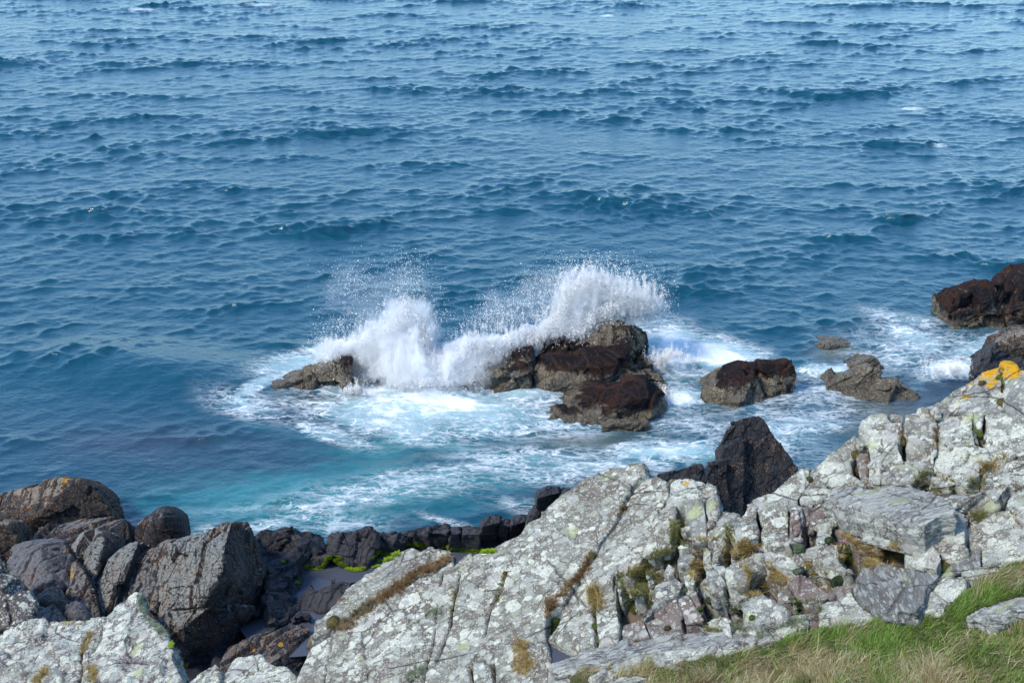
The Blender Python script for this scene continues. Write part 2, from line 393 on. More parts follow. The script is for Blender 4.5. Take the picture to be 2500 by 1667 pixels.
# field of the bare bedrock: inverse depth is linear in the photo plane, i.e. a true plane in the world
def fieldK(px, py):
    q = .0555+.95e-5*(px-1594)+1.9e-5*(py-1382)
    return q
def jag(poly, seed, amp=5, step=26):
    """subdivide a traced outline and roughen it"""
    g = np.random.default_rng(seed); out = []
    n = len(poly)
    for i in range(n):
        a = np.array(poly[i][:2]); b = np.array(poly[(i+1) % n][:2]); L = np.linalg.norm(b-a); k = max(1, int(L/step))
        t = (b-a)/max(L, 1e-6); nn = np.array([-t[1], t[0]])
        for j in range(k):
            out.append(a+(b-a)*j/k+(nn*g.normal()*amp*.45 if j else nn*g.normal()*amp*.15))
    return np.array(out)
def slab(label, poly, mat, seed, tilt=(0, 0), off=0.0, th=.5, vox=.026, gr=(), name='rock_slab', cat='rock slab', group='lichen covered slabs of the headland', marks=None, amp=.03, block=.035, bsize=.5, edge=5, strata=.0, rough=.008, crack=0.0, flare=.12, parent=None, csize=.8):
    """prism with the traced outline as its upper face, lying on the bedrock plane with its own tilt"""
    p = jag(poly, seed, edge); cx, cy = p.mean(0)
    q0 = fieldK(cx, cy)*(1+off)
    def K(x, y): return q0+(.95e-5+tilt[0]*1e-5)*(x-cx)+(1.9e-5+tilt[1]*1e-5)*(y-cy)
    T = at(p[:, 0], p[:, 1], 1/K(p[:, 0], p[:, 1])); c = T.mean(0)
    a = at(cx, cy, 1/K(cx, cy)); b = at(cx+50, cy, 1/K(cx+50, cy)); d = at(cx, cy-50, 1/K(cx, cy-50))
    n = np.cross(b-a, d-a); n /= np.linalg.norm(n)
    dn = .55*n+.45*np.array([0, 0, 1.0]); dn /= dn@n
    Bt = c+(T-c)*(1+flare)-dn*th
    m = len(p); Vv = np.concatenate([T, Bt]); Ff = [list(range(m)), list(range(2*m-1, m-1, -1))]+[[i, (i+1) % m, m+(i+1) % m, m+i] for i in range(m)]
    V, F = remesh([(Vv, Ff)], vox); V = relax(V, F, 1, .25)
    grooves = []
    for g in gr:
        pts = np.array([(x, y) for x, y in g[0]]); grooves.append((at(pts[:, 0], pts[:, 1], 1/K(pts[:, 0], pts[:, 1])), g[1], g[2]))
    V, gm = weather(V, F, seed, amp, .7, block, bsize, n, strata, .09, rough, grooves, crack, csize)
    at_ = {'soil': gm, 'mark': np.zeros(len(V))}
    if marks:
        mk = np.zeros(len(V))
        for x, y, r, s in marks:
            pt = at(x, y, 1/K(x, y)); dd = np.linalg.norm(V-pt, axis=1)/r; mk = np.maximum(mk, s*np.exp(-dd*dd)*(1+.6*fbm(V, 5, 3, 3)))
        at_['mark'] = mk
    return finish(name, V, F, mat, at_, label, cat, group, None, parent)
def boulder(label, parts, mat, seed, vox=.04, name='rock', cat='rock', group=None, bed=None, amp=.06, block=.1, bsize=.6, strata=0.0, spitch=.12, rough=.012, crack=.04, csize=.9, gr=(), masks=None, size=.9, parent=None, rl=1):
    """union of convex pieces, each given by its corner points in the world"""
    V, F = remesh([hull(p) for p in parts], vox); V = relax(V, F, rl, .5)
    V, gm = weather(V, F, seed, amp, size, block, bsize, bed, strata, spitch, rough, gr, crack, csize)
    at_ = {'soil': gm, 'mark': np.zeros(len(V))}
    if masks: at_.update(masks(V, normals(V, F)))
    return finish(name, V, F, mat, at_, label, cat, group, None, parent)
def piece(sil, Y, thick, front=(), zb=-1.2, lean=.0, seed=0, back=.35, kf=1.0):
    """corner points of a rock: its skyline traced at distance Y, a back set behind it, a foot spread in front.
    sil: (px,py[,dY]) ; front: (px,py,dY) points bulging to the viewer"""
    P = []
    for s in sil: P.append(atY(s[0], s[1], Y+(s[2] if len(s) > 2 else 0)))
    P = np.array(P); z1 = P[:, 2].max()
    B = P.copy(); B[:, 1] += thick; B[:, 2] -= back*(P[:, 2]-P[:, 2].min())+.05*thick; B[:, 0] = P[:, 0].mean()+(P[:, 0]-P[:, 0].mean())*.85
    G = P.copy(); G[:, 2] = zb; G[:, 0] = P[:, 0].mean()+(P[:, 0]-P[:, 0].mean())*1.08
    H = G.copy(); H[:, 1] += thick
    out = [P, B, G, H]
    for f in front: out.append(np.array([atY(f[0], f[1], Y+f[2])]))
    return np.concatenate(out)
# ------------------------------------------------------------------ rock materials
def fissures(s, c, scale=1.3, dark=(.02, .018, .016), amt=.8, rot=(R(25), R(35), R(20)), stretch=(1, .45, 1.6), w=.02):
    v = s.warp(s.warp(s.pos(stretch, rot), .7, .35, 2), 6, .06, 3); a = s.vor(v, scale, 'DISTANCE_TO_EDGE').outputs[0]; b = s.vor(s.vadd(v, (3, 1, 5)), scale*3.1, 'DISTANCE_TO_EDGE').outputs[0]
    g = s.ss(s.noise(s.pos(), 1.6, 3), .46, .60); g2 = s.ss(s.noise(s.pos((1, 1, 1), (0, 0, 0), (9, 4, 2)), 1.3, 3), .42, .56); m = s.math('MAXIMUM', s.math('MULTIPLY', s.ss(a, 0, w, 1, 0), g2), s.math('MULTIPLY', s.ss(b, 0, w*1.8, .75, 0), g))
    return s.mix(s.math('MULTIPLY', m, amt), c, dark), m
def lichen_mat(name, cover=.5, base1=(.27, .24, .185), base2=(.215, .17, .135), base3=(.34, .325, .27), white=(.72, .71, .59), grey=(.385, .38, .295), green=.12, streak=None, scale=1.0, orange=.0):
    s = M(name); g = s.pos()
    v = s.pos(*streak) if streak else g
    wv = s.warp(v, 3.0, .22, 4); wv2 = s.warp(v, 9.0, .07, 3); wv3 = s.warp(v, 22.0, .03, 2)
    n0 = s.noise(v, .9, 5, .6); n1 = s.noise(v, 6, 6, .68); n2 = s.noise(g, 38, 4, .65)
    c = s.mix(s.ss(n0, .4, .6), base1, base2)
    c = s.mix(s.ss(s.noise(s.vadd(v, (5, 2, 9)), 2.1, 5, .62), .45, .6), c, base3)
    c = s.mix(s.ss(n1, .35, .7), s.mix(.45, c, (.09, .075, .07)), c)
    c = s.mix(s.math('MULTIPLY', s.ss(n2, .5, .72), .5), c, (.10, .085, .08))
    hs = []
    def layer(c, vec, sc, cov, colA, colB, hard, seedv, gate=None):
        q = s.vor(s.vadd(vec, seedv), sc*scale); r = s.sep(q.outputs['Color'])
        rad = s.math('MULTIPLY', r[0], cov)
        m = s.ss(s.math('SUBTRACT', s.math('ADD', rad, s.math('MULTIPLY', s.math('SUBTRACT', n1, .5), .5)), q.outputs['Distance']), -hard, hard)
        if gate is not None: m = s.math('MULTIPLY', m, gate)
        cc = s.mix(s.ss(r[1], .3, .7), colA, colB)
        cc = s.mix(s.math('MULTIPLY', s.ss(n2, .42, .68), .28), cc, (.30, .28, .24))
        hs.append(m); return s.mix(m, c, cc)
    big = s.ss(s.noise(s.vadd(v, (1, 7, 3)), 1.0, 4, .6), .42-.2*(cover-.3), .60-.2*(cover-.3))
    c = layer(c, wv2, 24, .36+.5*cover, grey, (.36, .34, .30), .05, (4, 4, 1))
    c = layer(c, wv, 6.5, .24+.7*cover, grey, (.42, .42, .37), .04, (1, 2, 3))
    if not streak:
        ln = s.noise(s.warp(s.vadd(v, (6, 2, 8)), 7, .06, 3), 5.2*scale, 5, .55); lm = s.math('MULTIPLY', s.ss(ln, .655-.16*cover, .675-.16*cover), big)
        hs.append(lm)
        c = s.mix(lm, c, s.mix(s.math('MULTIPLY', s.ss(n2, .42, .68), .3), white, (.45, .44, .39)))
    c = layer(c, wv, 4.2, .28+.6*cover, white, (.50, .465, .42), .035, (9, 3, 5), big)
    c = layer(c, wv2, 11, .36+.55*cover, white, (.45, .45, .41), .04, (2, 8, 6), s.ss(s.noise(s.vadd(v, (4, 7, 1)), 1.7, 4, .6), .38, .56))
    c = layer(c, wv3, 33, .15+.6*cover, white, grey, .05, (7, 1, 2))
    hole = s.math('MULTIPLY', s.ss(s.noise(wv2, 14, 5, .7), .56, .66), .75*(1-cover*.35))
    c = s.mix(hole, c, s.mix(n0, base1, base2))
    q = s.vor(s.vadd(wv, (3, 3, 7)), 3.1*scale); r = s.sep(q.outputs['Color'])
    gm = s.math('MULTIPLY', s.ss(s.math('SUBTRACT', green*.9, r[2]), -.02, .02), s.ss(s.math('ADD', q.outputs['Distance'], s.math('MULTIPLY', s.math('SUBTRACT', n1, .5), .5)), .26, .38, .7, 0))
    c = s.mix(gm, c, (.47, .50, .26))
    mk = s.attr('mark')
    om = s.ss(s.math('ADD', s.math('MULTIPLY', s.math('MINIMUM', mk, 1.1), .43), s.noise(wv2, 13, 7, .85)), .80, .87)
    c = s.mix(s.math('MULTIPLY', om, s.ss(mk, .1, .2)), c, s.mix(s.noise(wv2, 12, 3), (.80, .42, .01), (.62, .30, .02)))
    if orange:
        q = s.vor(s.vadd(wv2, (13, 3, 7)), 7); r = s.sep(q.outputs['Color'])
        oo = s.math('MULTIPLY', s.ss(s.math('SUBTRACT', orange, r[0]), -.01, .01), s.ss(q.outputs['Distance'], .25, .32, 1, 0)); c = s.mix(oo, c, (.55, .27, .04))
    so = s.attr('soil')
    c = s.mix(s.math('MULTIPLY', s.ss(s.math('ADD', so, s.math('MULTIPLY', s.math('SUBTRACT', n1, .5), .8)), .35, .6), .85), c, s.mix(s.ss(n0, .42, .58), (.05, .042, .03), (.13, .09, .035)))
    c, fm = fissures(s, c, .75, (.06, .05, .04), .7, stretch=(.55, 1, 1.5), w=.012)
    s.put(s.b.inputs['Base Color'], c); s.b.inputs['Roughness'].default_value = .9; s.b.inputs['Specular IOR Level'].default_value = .2
    h = s.math('ADD', s.math('MULTIPLY', s.noise(v, 10, 8, .7), 1.0), s.math('MULTIPLY', hs[1], .12)); h = s.math('SUBTRACT', h, s.math('MULTIPLY', fm, .5))
    b = s.bump(h, .08, 1.0); b = s.bump(s.math('ADD', s.noise(g, 55, 5, .7), s.math('MULTIPLY', hs[-1], .35)), .012, .8, b)
    s.put(s.b.inputs['Normal'], b); return s.m
def dark_mat(name, base=(.024, .023, .026), pale=(.20, .19, .175), palecov=.5, orange=.3, rust=(.33, .13, .03), speck=.5, up=1.0, zpale=None):
    """black-lichened rock; the pale crust also paints sunlight onto the up-left faces"""
    s = M(name); v = s.pos(); wv = s.warp(v, 4, .15, 4); wv2 = s.warp(v, 12, .05, 3)
    n0 = s.noise(v, 1.1, 5, .62); n1 = s.noise(v, 7, 6, .7); n2 = s.noise(v, 40, 4, .7)
    ln = s.noise(s.pos((3, 3, .8), (R(20), R(30), 0)), 2.5, 6, .65)
    c = s.mix(s.ss(n1, .35, .7), base, tuple(x*2.2+.008 for x in base))
    c = s.mix(s.math('MULTIPLY', s.ss(n0, .5, .65), .35), c, (.075, .055, .05))
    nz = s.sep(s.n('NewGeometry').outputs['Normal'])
    sun_side = s.math('ADD', s.math('MULTIPLY', nz[2], .75*up), s.math('MULTIPLY', nz[0], -.6*up))  # sunlit side put into the colour: more pale crust upward and to the left
    pm = s.math('ADD', sun_side, s.math('ADD', s.math('MULTIPLY', s.math('SUBTRACT', n0, .5), 1.7), s.math('MULTIPLY', s.math('SUBTRACT', ln, .5), 1.5)))
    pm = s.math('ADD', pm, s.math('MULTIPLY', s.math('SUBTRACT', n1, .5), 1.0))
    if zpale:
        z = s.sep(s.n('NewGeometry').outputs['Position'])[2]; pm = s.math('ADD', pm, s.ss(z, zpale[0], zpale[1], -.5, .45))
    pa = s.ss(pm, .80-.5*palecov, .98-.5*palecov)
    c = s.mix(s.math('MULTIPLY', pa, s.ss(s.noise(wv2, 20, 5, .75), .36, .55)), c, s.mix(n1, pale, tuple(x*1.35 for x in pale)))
    q = s.vor(wv2, 26); r = s.sep(q.outputs['Color'])
    sm = s.math('MULTIPLY', s.ss(s.math('SUBTRACT', speck*.55, r[0]), -.02, .02), s.ss(q.outputs['Distance'], .2, .34, 1, 0))
    c = s.mix(s.math('MULTIPLY', sm, .7), c, s.mix(r[1], (.15, .145, .14), (.26, .21, .18)))
    if orange:
        q = s.vor(s.vadd(wv2, (5, 1, 8)), 19); r = s.sep(q.outputs['Color'])
        og = s.ss(s.noise(s.vadd(v, (8, 8, 2)), 1.5, 4, .65), .58-.35*orange, .68-.3*orange)
        om = s.math('MULTIPLY', og, s.math('MULTIPLY', s.ss(s.math('SUBTRACT', .75, r[0]), -.02, .02), s.ss(q.outputs['Distance'], .22, .4, 1, 0)))
        c = s.mix(s.math('MULTIPLY', om, .9), c, s.mix(r[1], rust, tuple(min(1, x*1.5) for x in rust)))
    c, fm = fissures(s, c, .9, (.010, .010, .011), .85, (0, R(-28), R(12)), (1.9, 1.4, .34), .022)
    mk = s.attr('mark'); om = s.ss(s.math('ADD', s.math('MULTIPLY', mk, .5), s.noise(wv2, 11, 7, .85)), .78, .85)
    c = s.mix(s.math('MULTIPLY', om, s.ss(mk, .1, .2)), c, (.55, .29, .02))
    s.put(s.b.inputs['Base Color'], c); s.b.inputs['Roughness'].default_value = .72; s.b.inputs['Specular IOR Level'].default_value = .35
    b = s.bump(s.math('SUBTRACT', s.noise(v, 6, 9, .72), s.math('MULTIPLY', fm, .6)), .14, 1.0); b = s.bump(n2, .012, .8, b); s.put(s.b.inputs['Normal'], b); return s.m
def reef_mat(name, bar=.6):
    """barnacled brown rock, wet near the water, with tufts of purple-brown weed where 'weed' is high"""
    s = M(name); v = s.pos(); wv = s.warp(v, 3, .2, 4); wv2 = s.warp(v, 14, .05, 3)
    n0 = s.noise(v, .9, 5, .62); n1 = s.noise(v, 6, 6, .7); n2 = s.noise(v, 32, 5, .75)
    c = s.mix(s.ss(n0, .4, .6), (.19, .148, .098), (.14, .112, .088))
    c = s.mix(s.ss(n1, .45, .7), c, (.25, .205, .14)); c = s.mix(s.math('MULTIPLY', s.ss(n1, .5, .3), .7), c, (.04, .036, .034))
    q = s.vor(wv2, 13); r = s.sep(q.outputs['Color']); bm_ = s.math('MULTIPLY', s.ss(q.outputs['Distance'], .24, .42, 1, 0), s.ss(s.math('ADD', s.noise(v, 1.7, 4, .6), s.math('MULTIPLY', r[0], .3)), .72-.3*bar, .86-.3*bar))
    c = s.mix(s.math('MULTIPLY', bm_, .85), c, (.46, .41, .28))
    c, fm = fissures(s, c, .8, (.02, .016, .013), .85, (0, R(-58), R(10)), (1.7, 1.2, .4), .022)
    we = s.attr('weed'); wn_ = s.math('ADD', we, s.math('MULTIPLY', s.math('SUBTRACT', s.noise(s.pos((1, 1, .6)), 3.2, 9, .82), .5), 2.4))
    wm = s.ss(wn_, .38, .60)
    wc = s.mix(s.ss(s.noise(v, 1.3, 4), .42, .6), (.045, .025, .030), (.105, .042, .024)); wc = s.mix(s.ss(n2, .45, .7), wc, tuple((.028, .016, .018)))
    wc = s.mix(s.ss(s.noise(s.vadd(v, (2, 2, 2)), 2.5, 5, .7), .62, .7), wc, (.035, .04, .014))
    c = s.mix(wm, c, wc)
    z = s.sep(s.n('NewGeometry').outputs['Position'])[2]
    wet = s.ss(s.math('ADD', z, s.math('MULTIPLY', s.math('SUBTRACT', n0, .5), .5)), .15, .6, 1, 0)
    c = s.mix(s.math('MULTIPLY', wet, .35), c, (.06, .05, .035))
    s.put(s.b.inputs['Base Color'], c); s.put(s.b.inputs['Roughness'], s.math('SUBTRACT', .72, s.math('MULTIPLY', wet, .35)))
    s.b.inputs['Specular IOR Level'].default_value = .4
    h = s.math('ADD', s.noise(v, 5, 9, .72), s.math('MULTIPLY', s.math('MULTIPLY', wm, n2), 1.4)); h = s.math('SUBTRACT', h, s.math('MULTIPLY', fm, .6))
    b = s.bump(h, .2, 1.0); b = s.bump(s.math('ADD', n2, s.math('MULTIPLY', bm_, .6)), .02, .9, b); s.put(s.b.inputs['Normal'], b); return s.m
LICH = lichen_mat('lichen_rock', .5)
LICHW = lichen_mat('pale_lichen_rock', .78, green=.10)
LICHP = lichen_mat('pink_lichen_rock', .2, (.27, .20, .17), (.25, .165, .145), (.30, .25, .22), green=.06)
LICHG = lichen_mat('grey_lichen_rock', .42, (.27, .26, .235), (.25, .22, .20), (.36, .36, .33), green=.3, orange=.012)
LICHY = lichen_mat('green_lichen_rock', .62, green=.42)
STREAK = lichen_mat('fissile_rock', .22, (.24, .235, .21), (.19, .165, .15), (.31, .31, .285), (.52, .54, .50), (.36, .38, .37), .04, ((2.6, .55, 2.0), (0, R(35), R(-38))), .8)
STREAKW = lichen_mat('white_fissile_rock', .72, (.27, .26, .23), (.20, .17, .15), (.33, .33, .30), (.64, .63, .57), (.38, .37, .335), .05, ((.5, 2.6, 2.4), (0, 0, R(14))), .8)
DARK = dark_mat('black_lichen_rock', palecov=.26, orange=.55, speck=.35)
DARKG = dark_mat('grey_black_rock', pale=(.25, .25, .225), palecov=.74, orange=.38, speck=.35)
DARKO = dark_mat('rusty_black_rock', base=(.03, .026, .024), pale=(.24, .215, .17), palecov=.5, orange=1.1, zpale=(.6, 3.0), speck=.3)
DARKM = dark_mat('mauve_grey_rock', base=(.05, .045, .048), pale=(.16, .15, .15), palecov=.8, orange=.2, speck=.45)
TIDE = dark_mat('tidal_black_rock', base=(.030, .030, .036), pale=(.055, .053, .058), palecov=.55, orange=.06, speck=.10, rust=(.16, .09, .05))
FIN = dark_mat('black_fin_rock', base=(.024, .024, .030), pale=(.24, .215, .19), palecov=.2, orange=.4, speck=.5, up=.0, zpale=(2.2, 5.4), rust=(.33, .17, .08))
REEF = reef_mat('reef_rock', .62); REEFD = reef_mat('weedy_reef_rock', .35)
# ================================================================== REEF IN THE SEA
def ft(k, pts, z=-.15): return [tuple(p) for p in np.array([atZ(x, y, z) for x, y in C(k, pts)])]
def pc(k, sil, Y, thick, front=(), foot=(), zb=-1.3, back=.35):
    P = piece(C(k, sil), Y, thick, C(k, front), zb, back=back)
    if len(foot):
        f = np.array(ft(k, foot)); g = f.copy(); g[:, 2] = zb; P = np.concatenate([P, f, g])
    return P
def weed(cx, zlo, zhi, up=.25, seed=0, amt=1.0):
    def fn(V, N):
        h = sstep(zlo-.45, zhi-.35, V[:, 2]+.35*fbm(V, .7, 3, seed))
        return {'weed': np.clip(h*(.78+up*N[:, 2])*amt+.22*fbm(V, 1.1, 3, seed+2), 0, 1)}
    return fn
GR = 'barnacled reef rocks standing in the surf'
BED = (-.45, -.35, .8)
def reef(label, parts, seed, masks, mat=None, **k):
    a = dict(vox=.04, group=GR, bed=BED, amp=.03, block=.17, bsize=.95, strata=.05, spitch=.24, crack=.04, csize=1.3, rough=.02, size=1.3)
    a.update(k)
    return boulder(label, parts, mat or REEF, seed, name='reef_rock', cat='rock', masks=masks, **a)
reef('low pointed barnacled rock at the left end of the reef, beside the breaking wave',
     [pc(6, [(630, 785), (700, 752), (748, 738), (792, 775), (850, 870), (872, 950), (460, 855), (430, 950)], 45.3, 1.6, [], [(350, 985), (560, 1000), (800, 960)]),
      pc(6, [(340, 915), (460, 862), (150, 985), (20, 1005), (450, 960)], 44.9, 1.3, [], [(40, 1030), (340, 1010), (500, 1010)]),
      pc(6, [(690, 760), (748, 738), (700, 860)], 44.6, .5, [], [(640, 985), (760, 960)])], 21, weed(0, .9, 1.7, .2, 3, .55))
reef('small dark rock drenched by the wave between the pointed rock and the main reef',
     [pc(6, [(850, 900), (920, 885), (990, 880), (1045, 905), (1010, 940), (880, 955)], 45.6, 1.0)], 22, weed(0, -.1, .4, .3, 5), REEFD, vox=.035)
reef('long left shoulder of the main reef, brown barnacles below and red weed on top',
     [pc(7, [(-260, 865), (-100, 790), (0, 705), (60, 650), (110, 605), (200, 565), (290, 545), (308, 585), (300, 700), (250, 760)], 45.9, 2.0, [], [(-200, 875), (0, 885), (260, 890)]),
      pc(7, [(-60, 790), (60, 700), (220, 690), (260, 770), (290, 850)], 45.0, .8, [], [(-60, 880), (100, 885), (290, 890)])], 23, weed(0, 1.0, 1.7, .2, 6))
reef('broad central mass of the main reef covered in reddish brown seaweed',
     [pc(7, [(340, 600), (400, 545), (490, 502), (560, 520), (700, 560), (310, 680)], 46.6, 1.8),
      pc(7, [(310, 690), (420, 640), (510, 615), (600, 590), (940, 565), (975, 620), (1020, 720), (1000, 760)], 45.6, 1.6, [(600, 700, -.7), (850, 680, -.7)], [(300, 890), (500, 890), (740, 885), (900, 850)]),
      pc(7, [(1000, 700), (1030, 640), (1130, 680), (1120, 720)], 46.0, .6),
      pc(7, [(860, 800), (960, 740), (1080, 745), (1130, 750), (1200, 790), (1205, 825), (1130, 845)], 45.0, .8)], 24, weed(0, .75, 1.5, .2, 7, 1.15), REEFD)
reef('highest block of the main reef with a flat barnacled top and layered dark end',
     [pc(7, [(660, 505), (760, 450), (860, 413), (930, 430), (990, 462), (1035, 520), (1072, 590), (1010, 675), (700, 640)], 46.9, 2.0, [(940, 560, -.9), (700, 560, -.6)]),
      pc(7, [(500, 600), (520, 572), (640, 520), (740, 530), (760, 600)], 46.5, 1.0)], 25,
     lambda V, N: {'weed': np.clip(.38-.2*sstep(2.3, 2.7, V[:, 2])+.3*fbm(V, 1.0, 3, 8)+.3*sstep(.2, -.6, N[:, 1])*sstep(.6, .1, N[:, 2]), 0, 1)}, strata=.1, spitch=.16)
reef('front reef rock sloping to a thin left tip, brown weed on its back',
     [pc(7, [(430, 1010), (510, 940), (640, 880), (780, 852), (860, 900), (840, 1000)], 43.6, 1.6, [], [(320, 1128), (430, 1150), (640, 1130)]),
      pc(7, [(780, 870), (960, 800), (1070, 770), (1130, 840), (1180, 900), (1220, 965), (1170, 1010), (1140, 1080)], 43.3, 1.5, [(1000, 900, -.8)], [(700, 1125), (900, 1110), (1100, 1095), (1150, 1100)]),
      pc(7, [(320, 1120), (440, 1015), (700, 1000), (1000, 1010)], 42.8, .8, [], [(330, 1130), (600, 1140), (1000, 1110)])], 26, weed(0, .5, 1.05, .25, 9, 1.2), REEFD)
reef('pale barnacled shelf awash at the foot of the front reef rock',
     [pc(7, [(760, 1120), (840, 1090), (960, 1085), (1090, 1085), (1095, 1130), (1010, 1180)], 41.7, .9)], 27, weed(0, 3, 4), amp=.03, block=.06, vox=.035)
reef('dark weedy rock with a square right end, right of the main reef',
     [pc(7, [(1462, 905), (1500, 860), (1600, 770), (1680, 725), (1760, 700), (1815, 760), (1900, 890)], 44.5, 1.4, [(1750, 800, -.5)], [(1480, 975), (1600, 975), (1720, 1035), (1905, 985), (1905, 930)]),
      pc(7, [(1750, 703), (1850, 692), (2045, 678), (2045, 790), (2030, 900), (1880, 910)], 45.0, 1.4, [], [(1900, 925), (2030, 905)]),
      pc(7, [(2035, 730), (2075, 692), (2122, 685), (2128, 800), (2080, 870), (2040, 890)], 44.7, .7, [], [(2040, 900), (2090, 870)])], 28, weed(0, .55, 1.25, .15, 11, 1.05), vox=.04)
reef('sloping grey barnacled rock nearest the headland',
     [pc(8, [(410, 1190), (560, 1110), (690, 1070), (790, 1040), (850, 1050), (885, 1085), (892, 1150), (560, 1230)], 44.9, 1.2, [], [(360, 1275), (420, 1290), (600, 1310)]),
      pc(8, [(700, 1260), (820, 1180), (890, 1150), (1000, 1150), (1030, 1200), (1045, 1260), (1165, 1283)], 44.4, .9, [], [(600, 1320), (690, 1352), (850, 1362), (1000, 1330), (1110, 1310)])], 29, weed(0, 2, 4, .1, 12, .4), vox=.034, strata=.04)
reef('small low rock tip showing behind the sloping grey rock',
     [pc(8, [(565, 1052), (660, 1000), (780, 948), (860, 958), (872, 1010)], 46.8, .9, [], [(590, 1060), (700, 1060), (860, 1030)])], 30, weed(0, 2, 4, .1, 13, .3), vox=.034, amp=.05, block=.08)
reef('smooth hump of rock barely breaking the surface',
     [pc(8, [(300, 892), (360, 862), (490, 838), (600, 852), (690, 875), (720, 905)], 48.7, 1.3, [], [(300, 890), (500, 900), (700, 900)])], 31, weed(0, 2, 3, .2, 14, .6), amp=.05, block=.05)
OUT = 'dark jointed blocks of the far right outcrop'
def oc(label, parts, seed, **k): return reef(label, parts, seed, weed(0, .2, 1.2, .1, seed, .85), group=OUT, block=.14, crack=.08, **k)
oc('rounded dark block at the seaward end of the far outcrop',
   [pc(8, [(1392, 560), (1400, 490), (1440, 420), (1500, 385), (1575, 360), (1620, 400), (1632, 500), (1500, 570)], 51.6, 1.5, [(1480, 470, -.5)], [(1410, 655), (1500, 690)])], 32)
oc('long dark back of the far outcrop',
   [pc(8, [(1622, 395), (1700, 355), (1780, 328), (1850, 365), (1900, 430), (1970, 530), (1640, 560)], 51.9, 1.8, [(1750, 450, -.7)], [(1620, 700), (1900, 690)])], 33, mat=REEFD)
oc('small upright spike on the back of the far outcrop', [pc(8, [(1848, 345), (1858, 305), (1880, 290), (1908, 325), (1915, 400), (1860, 410)], 51.8, .5)], 34, amp=.03, vox=.035)
oc('highest brown block of the far outcrop at the frame edge',
   [pc(8, [(1910, 400), (1965, 320), (1990, 275), (2090, 230), (2260, 150), (2400, 300), (2380, 560), (1940, 540)], 52.4, 2.2, [(2050, 400, -.9), (2250, 420, -.9)], [(2000, 700), (2350, 680)])], 35)
oc('lower left foot of the far outcrop with a pale streak',
   [pc(8, [(1500, 580), (1550, 555), (1640, 545), (1690, 600), (1650, 690)], 50.9, 1.0, [], [(1515, 690), (1560, 712), (1630, 715)])], 36, vox=.036)
oc('middle foot of the far outcrop just above the foam',
   [pc(8, [(1640, 640), (1700, 575), (1800, 555), (1920, 565), (1930, 640), (1890, 690)], 50.8, 1.0, [], [(1640, 715), (1760, 705), (1880, 695)])], 37, mat=REEFD, vox=.036)
oc('right foot of the far outcrop with pale veins',
   [pc(8, [(1940, 640), (1990, 540), (2090, 515), (2300, 520), (2330, 680)], 50.8, 1.2, [], [(1950, 700), (2090, 700), (2300, 690)])], 38, vox=.036)
reef('olive brown block at the right frame edge above the yellow lichen',
     [pc(8, [(1862, 835), (1940, 780), (2040, 728), (2160, 690), (2330, 760), (2330, 990), (1885, 975)], 46.4, 1.5, [(2000, 850, -.5), (2150, 850, -.7)])], 39, weed(0, 9, 10), group=OUT, vox=.036, mat=DARKO, block=.08)
reef('black wet rock under the olive brown block',
     [pc(8, [(1690, 1015), (1720, 965), (1800, 905), (1880, 870), (1900, 965), (2200, 980), (2330, 1000), (2330, 1100), (1720, 1080)], 45.9, 1.2)], 40, weed(0, 9, 10), group=OUT, mat=TIDE)
# ================================================================== TIDAL LEDGE
POOLZ = .6
LG = 'black blocks of the tidal ledge along the water'
def ledge(label, sil, Y, th, seed, k=2, front=(), foot=(), group=LG, **kw):
    a = dict(vox=.03, bed=(.75, -.5, .35), amp=.05, block=.09, bsize=.45, strata=.03, spitch=.22, crack=.05, rough=.012, csize=.8); a.update(kw)
    return boulder(label, [pc(k, sil, Y, th, front, foot, -1.0, .1)], a.pop('mat', TIDE), seed, name='ledge_rock', cat='rock', group=group, **a)
def ledgep(label, parts, seed, group=LG, **kw):
    a = dict(vox=.03, bed=(.75, -.5, .35), amp=.05, block=.09, bsize=.45, strata=.03, spitch=.22, crack=.05, rough=.012, csize=.8); a.update(kw)
    return boulder(label, parts, a.pop('mat', TIDE), seed, name='ledge_rock', cat='rock', group=group, **a)
def ptz(k, pts): return np.array([atZ(x, y, z) for x, y, z in C(k, pts)])
ledgep('broad black shelf rising to a peak left of the tidal pool',
       [ptz(2, [(45, 690, 1.2), (140, 648, 1.3), (200, 640, 1.3), (292, 604, 1.65), (350, 655, 1.3), (420, 690, 1.0), (480, 760, .9), (370, 840, .7), (365, 880, .6), (60, 760, 1.0), (45, 690, -.8), (480, 700, -.8), (400, 900, -.8), (50, 900, -.8)]),
        ptz(2, [(60, 740, 1.2), (350, 775, 1.1), (370, 850, .7), (345, 990, .62), (280, 1015, .6), (190, 930, 1.1), (60, 800, 1.3), (60, 800, -.8), (370, 850, -.8), (345, 1010, -.8), (150, 1010, -.8)]),
        ptz(2, [(140, 900, 1.2), (270, 990, .8), (310, 1120, .62), (235, 1215, .6), (150, 1200, .9), (120, 1000, 1.2), (310, 1120, -.8), (120, 1230, -.8), (140, 900, -.8)])], 51, amp=.07, block=.12)
ledgep('black shelf block above the fringe of green algae',
       [ptz(2, [(515, 735, 1.05), (560, 655, 1.3), (700, 632, 1.35), (780, 605, 1.5), (822, 660, 1.3), (810, 740, 1.0), (780, 800, .8), (740, 865, .62), (620, 850, .62), (520, 790, .7), (515, 735, -.8), (820, 640, -.8), (740, 870, -.8), (500, 800, -.8)]),
        ptz(2, [(400, 815, .85), (470, 770, .95), (540, 770, 1.0), (530, 800, .62), (470, 850, .62), (380, 850, .62), (380, 850, -.6), (530, 800, -.6), (470, 770, -.6)])], 52, amp=.06, block=.1)
